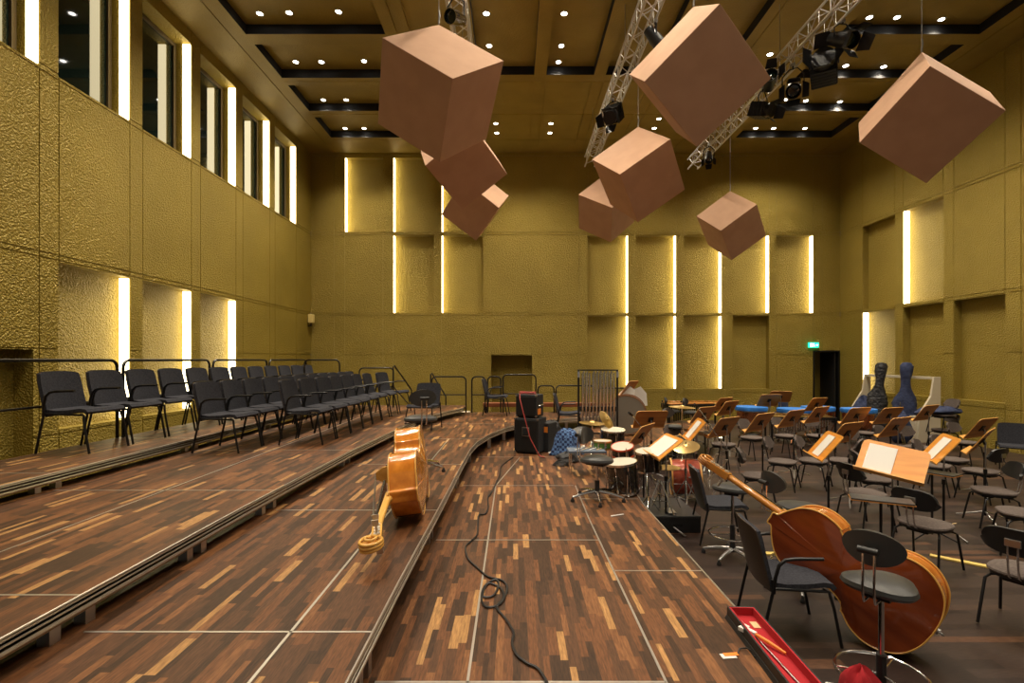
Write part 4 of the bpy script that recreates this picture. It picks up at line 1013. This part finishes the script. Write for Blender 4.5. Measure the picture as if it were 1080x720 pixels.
# timpani
def make_timp():
    t = thing('timpano', '', 'timpano')
    b = B(); b.lathe([(.02,.30),(.15,.33),(.28,.43),(.35,.58),(.37,.78)], 32); b.build('kettle', copper, t, True)
    b = B(); b.lathe([(.37,.77),(.39,.77),(.39,.83),(.37,.83)], 32); b.build('hoop', steel, t, True)
    b = B(); b.lathe([(.405,.80),(.41,.87),(.40,.895),(.2,.905),(.02,.905)], 32); b.build('blue_cover', bright_blue, t, True)
    for k in range(4):
        a = 2*PI*k/4+.5; c, s_ = math.cos(a), math.sin(a)
        b = B(); b.tube([(.41*c,.41*s_,.79),(.40*c,.40*s_,.45),(.28*c,.28*s_,.18),(.38*c,.38*s_,.04)], .014, 8); l_ = b.build('strut', copper, t, True)
        b = B(); b.cyl((.38*c-.01,.38*s_,.03),(.38*c+.01,.38*s_,.03),.03); b.build('caster', black_plastic, l_, True)
    b = B(); b.lathe([(.26,.16),(.28,.17),(.26,.20),(.05,.21)], 20); b.cyl((0,0,.18),(0,0,.32),.03); b.box((-.06,-.42,.08),(.06,-.2,.11)); b.build('base_frame', black_metal, t, True)
    return t
KT2 = Kind(make_timp)
for k, (x, y) in enumerate(((6.35,13.7),(7.2,13.15),(8.1,13.65),(8.85,13.15))):
    KT2.put((x, y, 0), .4*k, 'copper timpano under a bright blue cover, %s from the left' % ORD[k], 'covered timpani')
t = thing('blue_box_seat', 'dark blue rounded chair back beyond the timpani', 'chair', (8.5, 16.2, 0))
b = B(); b.grid(lambda u, v: (.05*math.cos((v-.5)*3), .22*(v-.5)*2*(1-.25*u*u)*.9, .45+.50*u), 8, 8, .03, Matrix.Rotation(-PI/2+.3, 4, 'Z')); b.build('backrest', blue_cloth, t, True)
b = B(); pad(b, superell(.22,.22), .42, .47); b.build('seat', blue_cloth, t, True)
for sx in (-1,1):
    for sy in (-1,1):
        b = B(); b.cyl((sx*.16,sy*.16,.42),(sx*.2,sy*.2,.01),.012); b.build('leg', black_metal, t)

# ------------------------------------------------------------------ amplifier stack, cables, shirt
amp_m = noisy(mat('amp_carpet', (.01,.01,.01), .8), (.008,.008,.009), (.018,.018,.019), 80)
grille_m = mat('amp_grille', (.02,.02,.021), .5, .5)
def amp(loc, w, d_, h, label, horn):
    t = thing('amplifier_cabinet', label, 'amplifier', loc, R(-24))
    b = B(); b.box((-w/2,0,0.02),(w/2,d_,h)); b.build('cabinet', amp_m, t, bevel=.012)
    b = B(); b.box((-w/2+.02,-.012,.05),(w/2-.02,.002,h-.03)); b.build('grille', grille_m, t, bevel=.004)
    for sx in (-1,1):
        for z in (.02, h-.03):
            b = B(); b.box((sx*w/2-.025,-.008,z-.0),(sx*w/2+.004*sx+(.0),.03,z+.03)) if sx > 0 else b.box((-w/2-.004,-.008,z),(-w/2+.025,.03,z+.03)); b.build('corner', steel, t)
        b = B(); b.cyl((sx*(w/2-.05),.05,0),(sx*(w/2-.05),.05,.03),.02); b.build('foot', black_plastic, t)
    if horn:
        b = B(); b.box((-.055,-.03,h*.52),(.055,-.011,h*.74)); b.build('horn', black_gap, t, bevel=.004)
        b = B(); b.box((-.065,-.018,h*.50),(.065,-.012,h*.52)); b.box((-.065,-.018,h*.74),(.065,-.012,h*.76)); b.box((-.065,-.018,h*.52),(-.055,-.012,h*.74)); b.box((.055,-.018,h*.52),(.065,-.012,h*.74)); b.build('horn_frame', steel, t)
    else:
        b = B(); b.tube([(w/2,.10,h*.55),(w/2+.03,.12,h*.55),(w/2+.03,.28,h*.55),(w/2,.30,h*.55)], .008); b.build('side_handle', chrome, t)
        b = B(); b.box((w/2+.0005,.06,.06),(w/2+.006,.20,.16)); b.build('orange_label', orange, t)
    return t
amp((.205,8.68,Z1), .44, .40, .60, 'lower black speaker cabinet with a square horn opening', True)
amp((.205,8.72,Z1+.60), .38, .34, .40, 'smaller black amplifier standing on the speaker cabinet', False)
b = B()
for j in range(3):
    b.tube([(.24+.13*math.cos(a*.5+j)+.02*math.sin(a*1.7), 8.88+.10*math.sin(a*.5+j), Z1+1.012+.012*j+.006*math.sin(a)) for a in range(0, 14)], .007, 6)
tag(b.build('cable', red_cable, None, True), 'tangle of red cable lying on top of the amplifier', 'cable')
b = B(); b.tube([(.10,8.62,Z1+1.02),(.10,8.545,Z1+.95),(.16,8.50,Z1+.7),(.27,8.42,Z1+.3),(.42,8.40,Z1+.02),(.5,8.3,Z1+.01)], .008, 6)
tag(b.build('cable', red_cable, None, True), 'pink-red cable hanging down in front of the speaker cabinet', 'cable')
# black case with orange label behind cabinets
t = thing('equipment_case', 'black case with orange marks leaning beside the speaker cabinet', 'case', (.62,9.0,Z1), R(-30))
b = B(); b.box((-.07,-.18,0),(.07,.18,.5)); b.build('case_body', amp_m, t, bevel=.015)
b = B(); b.box((-.06,-.184,.34),(.06,-.179,.44)); b.build('orange_label', orange, t)
# cable across riser
px = [(541,482),(529,491),(527,500),(523,510),(519,518),(514.5,524.5),(515,534),(511.7,541.7),(505,543),(504,552),(503.3,563.3),(496,571),(491,576.7),(493.3,588.3),(503,598),(515,608),
      (530,612),(535,621),(528,636),(514,640),(508,632),(511,618),(522,611),(526,616),(520,628),(509,628),(515,615),(528,620),(531,630),(524,640),(533,652),(541.7,666.7),(540,678),(545,690),(556,699),(566.7,704),(574,714),(580,726)]
P = [at(u, v, Z1+.010) for u, v in px]
sm = []
for i in range(len(P)-1):
    p0, p1, p2, p3 = P[max(i-1,0)], P[i], P[i+1], P[min(i+2,len(P)-1)]
    for k in range(4):
        q = k/4; sm.append(.5*((2*p1)+(p2-p0)*q+(2*p0-5*p1+4*p2-p3)*q*q+(3*p1-p0-3*p2+p3)*q**3))
b = B(); b.tube(sm, .0075, 6); tag(b.build('cable', black_plastic, None, True), 'long black cable with a loop, lying across the lowest riser', 'cable')
b = B()
for j in range(4): b.tube([(.72+.13*math.cos(a*.45)+.02*j, 7.75+.10*math.sin(a*.45), Z1+.012+.018*j) for a in range(15)], .009, 6)
tag(b.build('cable', black_plastic, None, True), 'coil of black cable on the riser below the plaid shirt', 'cable')
crumple('gig_bag', (.83,8.0,Z1), (.17,.13,.10), black_cloth, 'small crumpled black bag beside the cable coil', 'bag', 5)
# shirt over a low box
t = thing('equipment_box', 'small black box covered by the plaid shirt', 'box', (.88,8.65,Z1)); b = B(); b.box((-.12,-.12,0),(.12,.12,.30)); b.build('box_body', amp_m, t, bevel=.01)
b = B(); nn = 40; vs = []
for i, (r, z) in enumerate(((.0,.42),(.07,.42),(.15,.38),(.19,.28),(.21,.16),(.25,.05),(.27,.015))):
    for j in range(nn):
        a = 2*PI*j/nn; w = 1+.14*math.sin(5*a+i*.4)*(i/6)+.08*math.sin(9*a+1)*(i/6); vs.append((r*w*math.cos(a), r*w*.75*math.sin(a), z+.02*math.sin(3*a+i)))
b.add(vs, [(i*nn+j, (i+1)*nn+j, (i+1)*nn+(j+1)%nn, i*nn+(j+1)%nn) for i in range(6) for j in range(nn)])
o = b.build('plaid_shirt', plaid, None, True); o.location = (.88,8.65,Z1); sd = o.modifiers.new('thick','SOLIDIFY'); sd.thickness = .006
tag(o, 'blue plaid shirt thrown over a box behind the drum stool', 'shirt')
p = at(584,476,Z1); b = B(); b.box((p.x-.10,p.y-.15,Z1+.001),(p.x+.10,p.y+.15,Z1+.004)); tag(b.build('paper_sheet', white_paper), 'white sheet of paper lying on the riser beside the cabinet', 'paper')
# clutter of bags behind the amplifier
for k, (x, y, sx, sz, m_, l) in enumerate(((.75,10.5,.25,.22,black_cloth,'black bag behind the amplifier, left'),(1.35,10.2,.22,.16,mat('grey_cloth',(.18,.17,.16),.8),'grey crumpled cloth behind the plaid shirt'),(.95,9.7,.16,.12,black_cloth,'small black bag on the riser behind the shirt'))):
    crumple('gig_bag', (x, y, Z1), (sx, sx*.7, sz), m_, l, 'bag', 11+k)
t = thing('low_bench', 'low reddish wooden bench behind the guard rails at the back', 'bench', (1.3,13.4,0))
b = B(); b.box((-2.1,-.15,.92),(2.1,.15,1.02)); b.build('bench_top', mat('reddish_board', (.22,.06,.02), .5), t, bevel=.005)
for x in (-2.0,-.7,.7,2.0):
    b = B(); b.box((x-.03,-.13,0),(x+.03,.13,.92)); b.build('leg', black_metal, t)
# percussion trap table with beaters
t = thing('trap_table', 'low dark table for beaters beside the small drums', 'table', (1.02,7.25,Z1))
b = B(); b.box((-.26,-.16,.30),(.26,.16,.33)); b.build('table_top', mat('slate_felt', (.12,.15,.20), .9), t, bevel=.006)
for sx in (-1,1):
    for sy in (-1,1):
        b = B(); b.cyl((sx*.22,sy*.12,0.005),(sx*.22,sy*.12,.30),.010); b.build('leg', chrome, t)
for k in range(4):
    x = .85+.10*k; b = B(); b.cyl((x,7.14,Z1+.341),(x+.14,7.34,Z1+.341),.006,None,6); b.cyl((x+.13,7.325,Z1+.350),(x+.16,7.37,Z1+.350),.018,None,8)
    tag(b.build('drum_mallet', (stick_wood if k%2 else white_paper)), 'drum mallet on the low table, %s from the left' % ORD[k], 'mallet', 'mallets on the trap table')

# ------------------------------------------------------------------ storage rack, instrument bags
t = thing('storage_rack', 'cream painted slanted rack by the right wall holding two instrument bags', 'rack', (0,0,0))
for y in (13.25, 15.85):
    b = B(); Mp = Matrix(((1,0,0,0),(0,0,1,0),(0,1,0,0),(0,0,0,1)))
    b.prism([(10.45,0),(11.05,0),(11.05,1.70),(10.88,1.70),(10.80,1.2),(10.50,.72)], y, y+.06, Mp); b.build('end_panel', cream_paint, t, bevel=.004)
b = B(); b.box((10.90,13.31,1.63),(10.97,15.85,1.70)); b.build('top_bar', cream_paint, t, bevel=.004)
b = B(); b.box((10.55,13.31,.62),(11.04,13.65,.66)); b.build('shelf', cream_paint, t)
b = B(); b.box((10.45,13.31,.0),(10.49,13.65,.55)); b.build('kick_board', cream_paint, t)
def bagged(x, y, m, label, ph, lean):
    prof = [(.0,.20,.12),(.08,.30,.16),(.3,.345,.18),(.55,.30,.165),(.75,.24,.14),(.95,.265,.14),(1.12,.235,.12),(1.28,.15,.10),(1.42,.105,.09),(1.6,.105,.09),(1.82,.14,.10),(1.98,.145,.10),(2.06,.10,.07),(2.08,.01,.01)]
    n = 30; vs = []
    for i, (z, w, d_) in enumerate(prof):
        for k in range(n):
            a = 2*PI*k/n; r = 1+.09*math.sin(3*a+z*9+ph)+.06*math.sin(7*a-z*19)+.04*math.sin(z*31+ph)
            vs.append((w*r*math.cos(a), d_*r*math.sin(a), z))
    t = thing('double_bass_bag', label, 'instrument bag', (x, y, 0)); t.rotation_euler = lean
    b = B(); m_ = len(prof); b.add(vs, [(i*n+k, i*n+(k+1)%n, (i+1)*n+(k+1)%n, (i+1)*n+k) for i in range(m_-1) for k in range(n)]+[tuple(range(n-1,-1,-1))]); b.build('bag_body', m, t, True)
    b = B(); b.box((-.16,-.205,.3),(.16,-.15,.62)); b.build('pocket', m, t, bevel=.02, seg=3)
    b = B(); b.tube([(-.12,-.15,1.0),(-.14,-.20,.75),(-.1,-.21,.45)], .014); b.build('strap', black_cloth, t, True)
bagged(10.42, 14.85, black_cloth, 'wrinkled black double bass bag leaning on the rack, the left one', 1, (R(-3), R(6), R(-32)))
bagged(10.62, 13.95, blue_cloth, 'navy blue double bass bag leaning on the rack, the right one', 3, (R(-2), R(2), R(-30)))
crumple('folded_bag', (10.80,13.48,.66), (.22,.16,.14), blue_cloth, 'navy blue cloth bag on the low shelf of the rack', 'bag', 21)
crumple('folded_bag', (10.55,15.45,0), (.34,.28,.75), blue_cloth, 'navy blue bag bunched up at the far end of the rack', 'bag', 25, flat=.3)
crumple('folded_bag', (10.0,13.25,0), (.22,.25,.45), blue_cloth, 'navy blue bag slumped on the floor before the rack', 'bag', 23, flat=.7)
o = KG.put((10.28,12.25,.37), R(180), 'second grey chair stacked on the chair by the right wall', 'grey orchestra chairs on the dark floor')
crumple('folded_bag', (10.28,12.25,.37+.49), (.34,.22,.11), blue_cloth, 'navy blue soft bag lying on the stacked chairs by the right wall', 'bag', 24, R(-15))
crumple('backpack', (10.35,9.95,.47), (.13,.16,.30), black_cloth, 'black bag hanging between the two wall chairs', 'bag', 26, flat=.8)

# ------------------------------------------------------------------ foreground case, floor bits
t = thing('bow_case', 'open long black case with red lining lying on the riser edge', 'case', (1.385,2.62,Z1+.004), R(-2))
hl = .55
b = B(); b.box((-.085,-hl,0),(.085,hl,.012)); b.box((-.085,-hl,.012),(-.075,hl,.07)); b.box((.075,-hl,.012),(.085,hl,.07)); b.box((-.075,hl-.01,.012),(.075,hl,.07)); b.box((-.075,-hl,.012),(.075,-hl+.01,.07)); b.build('case_shell', black_plastic, t, bevel=.003)
b = B(); b.box((-.074,-hl+.011,.013),(.074,hl-.011,.022)); b.box((-.0745,-hl+.011,.022),(-.066,hl-.011,.069)); b.box((.066,-hl+.011,.022),(.0745,hl-.011,.069)); b.box((-.066,hl-.019,.022),(.066,hl-.011,.069)); b.build('red_lining', red_lining, t)
lm = Matrix.Translation((-.087,0,.02)) @ Matrix.Rotation(R(-62), 4, 'Y')
b = B(); b.box((-.10,-hl,-.018),(0,hl,0), lm); b.build('lid', black_plastic, t, bevel=.003)
b = B(); b.box((.01,.38,.0225),(.05,.45,.026)); b.build('maker_card', stick_wood, t)
for z in (-.3,.3):
    b = B(); b.tube([(.087,z-.03,.04),(.10,z-.02,.04),(.10,z+.02,.04),(.087,z+.03,.04)], .004); b.build('latch', steel, t)
t = thing('brush', 'small brush with white bristles and orange handle in the red case', 'brush', (1.37,2.86,Z1+.055), R(28))
b = B(); b.tube([(0,-.16,-.015),(0,-.05,-.005),(0,.02,.0)], [.007,.011,.009]); b.build('handle', orange, t, True)
b = B(); b.box((-.012,.02,-.012),(.012,.10,.012)); b.box((-.03,.08,-.012),(.03,.115,.012)); b.build('bristles', white_paper, t, bevel=.003)
b = B(); b.cyl((1.39,2.15,Z1+.034),(1.36,3.10,Z1+.034),.005,None,8); tag(b.build('bow_stick', steel), 'thin rod lying lengthwise in the red lined case', 'rod')
p = at(770,692,Z1)
t = thing('luggage_tag', 'orange and white tag lying on the parquet beside the case', 'tag', (p.x,p.y,Z1), R(5))
b = B(); b.box((-.05,-.022,.001),(.03,.022,.004)); b.build('white_card', white_paper, t)
b = B(); b.box((-.03,-.004,.0042),(.05,.024,.007)); b.build('orange_card', orange, t)
b = B(); b.tube([(.05,.01,.006),(.08,.05,.01),(.12,.05,.012),(.15,.0,.008),(.12,-.03,.008)], .004, 6); b.build('cord', black_plastic, t, True)
crumple('red_cloth', (2.00,2.95,.11), (.12,.10,.17), red_lining, 'red cloth draped over the foot ring of the foreground stool', 'cloth', 31, .4)
for k, (a, c, l) in enumerate((((2.72,5.66),(3.30,5.60),'flat yellow wooden strip on the floor, partly behind the lying double bass'),((4.55,5.60),(4.98,5.22),'flat yellow wooden strip on the floor in front of the right-hand chair'))):
    a, c = V(a), V(c); d_ = (c-a); t = B(); t.box((0,-.035,.001),(d_.length,.035,.02)); o = t.build('wooden_strip', yellow_mat, None, bevel=.003); o.location = (a.x,a.y,0); o.rotation_euler = (0,0,math.atan2(d_.y,d_.x)); tag(o, l, 'wooden strip')
for k, (u, v, l) in enumerate(((1005,553,'thin pale stick on the dark floor right of centre'),(651,544,'short white stick on the riser before the large tom'))):
    z = Z1 if u < 700 else 0; p = at(u, v, z); b = B(); b.cyl((p.x-.07,p.y-.03,z+.008),(p.x+.07,p.y+.03,z+.008),.007,None,8); tag(b.build('drumstick', stick_wood if k == 0 else white_paper), l, 'stick')
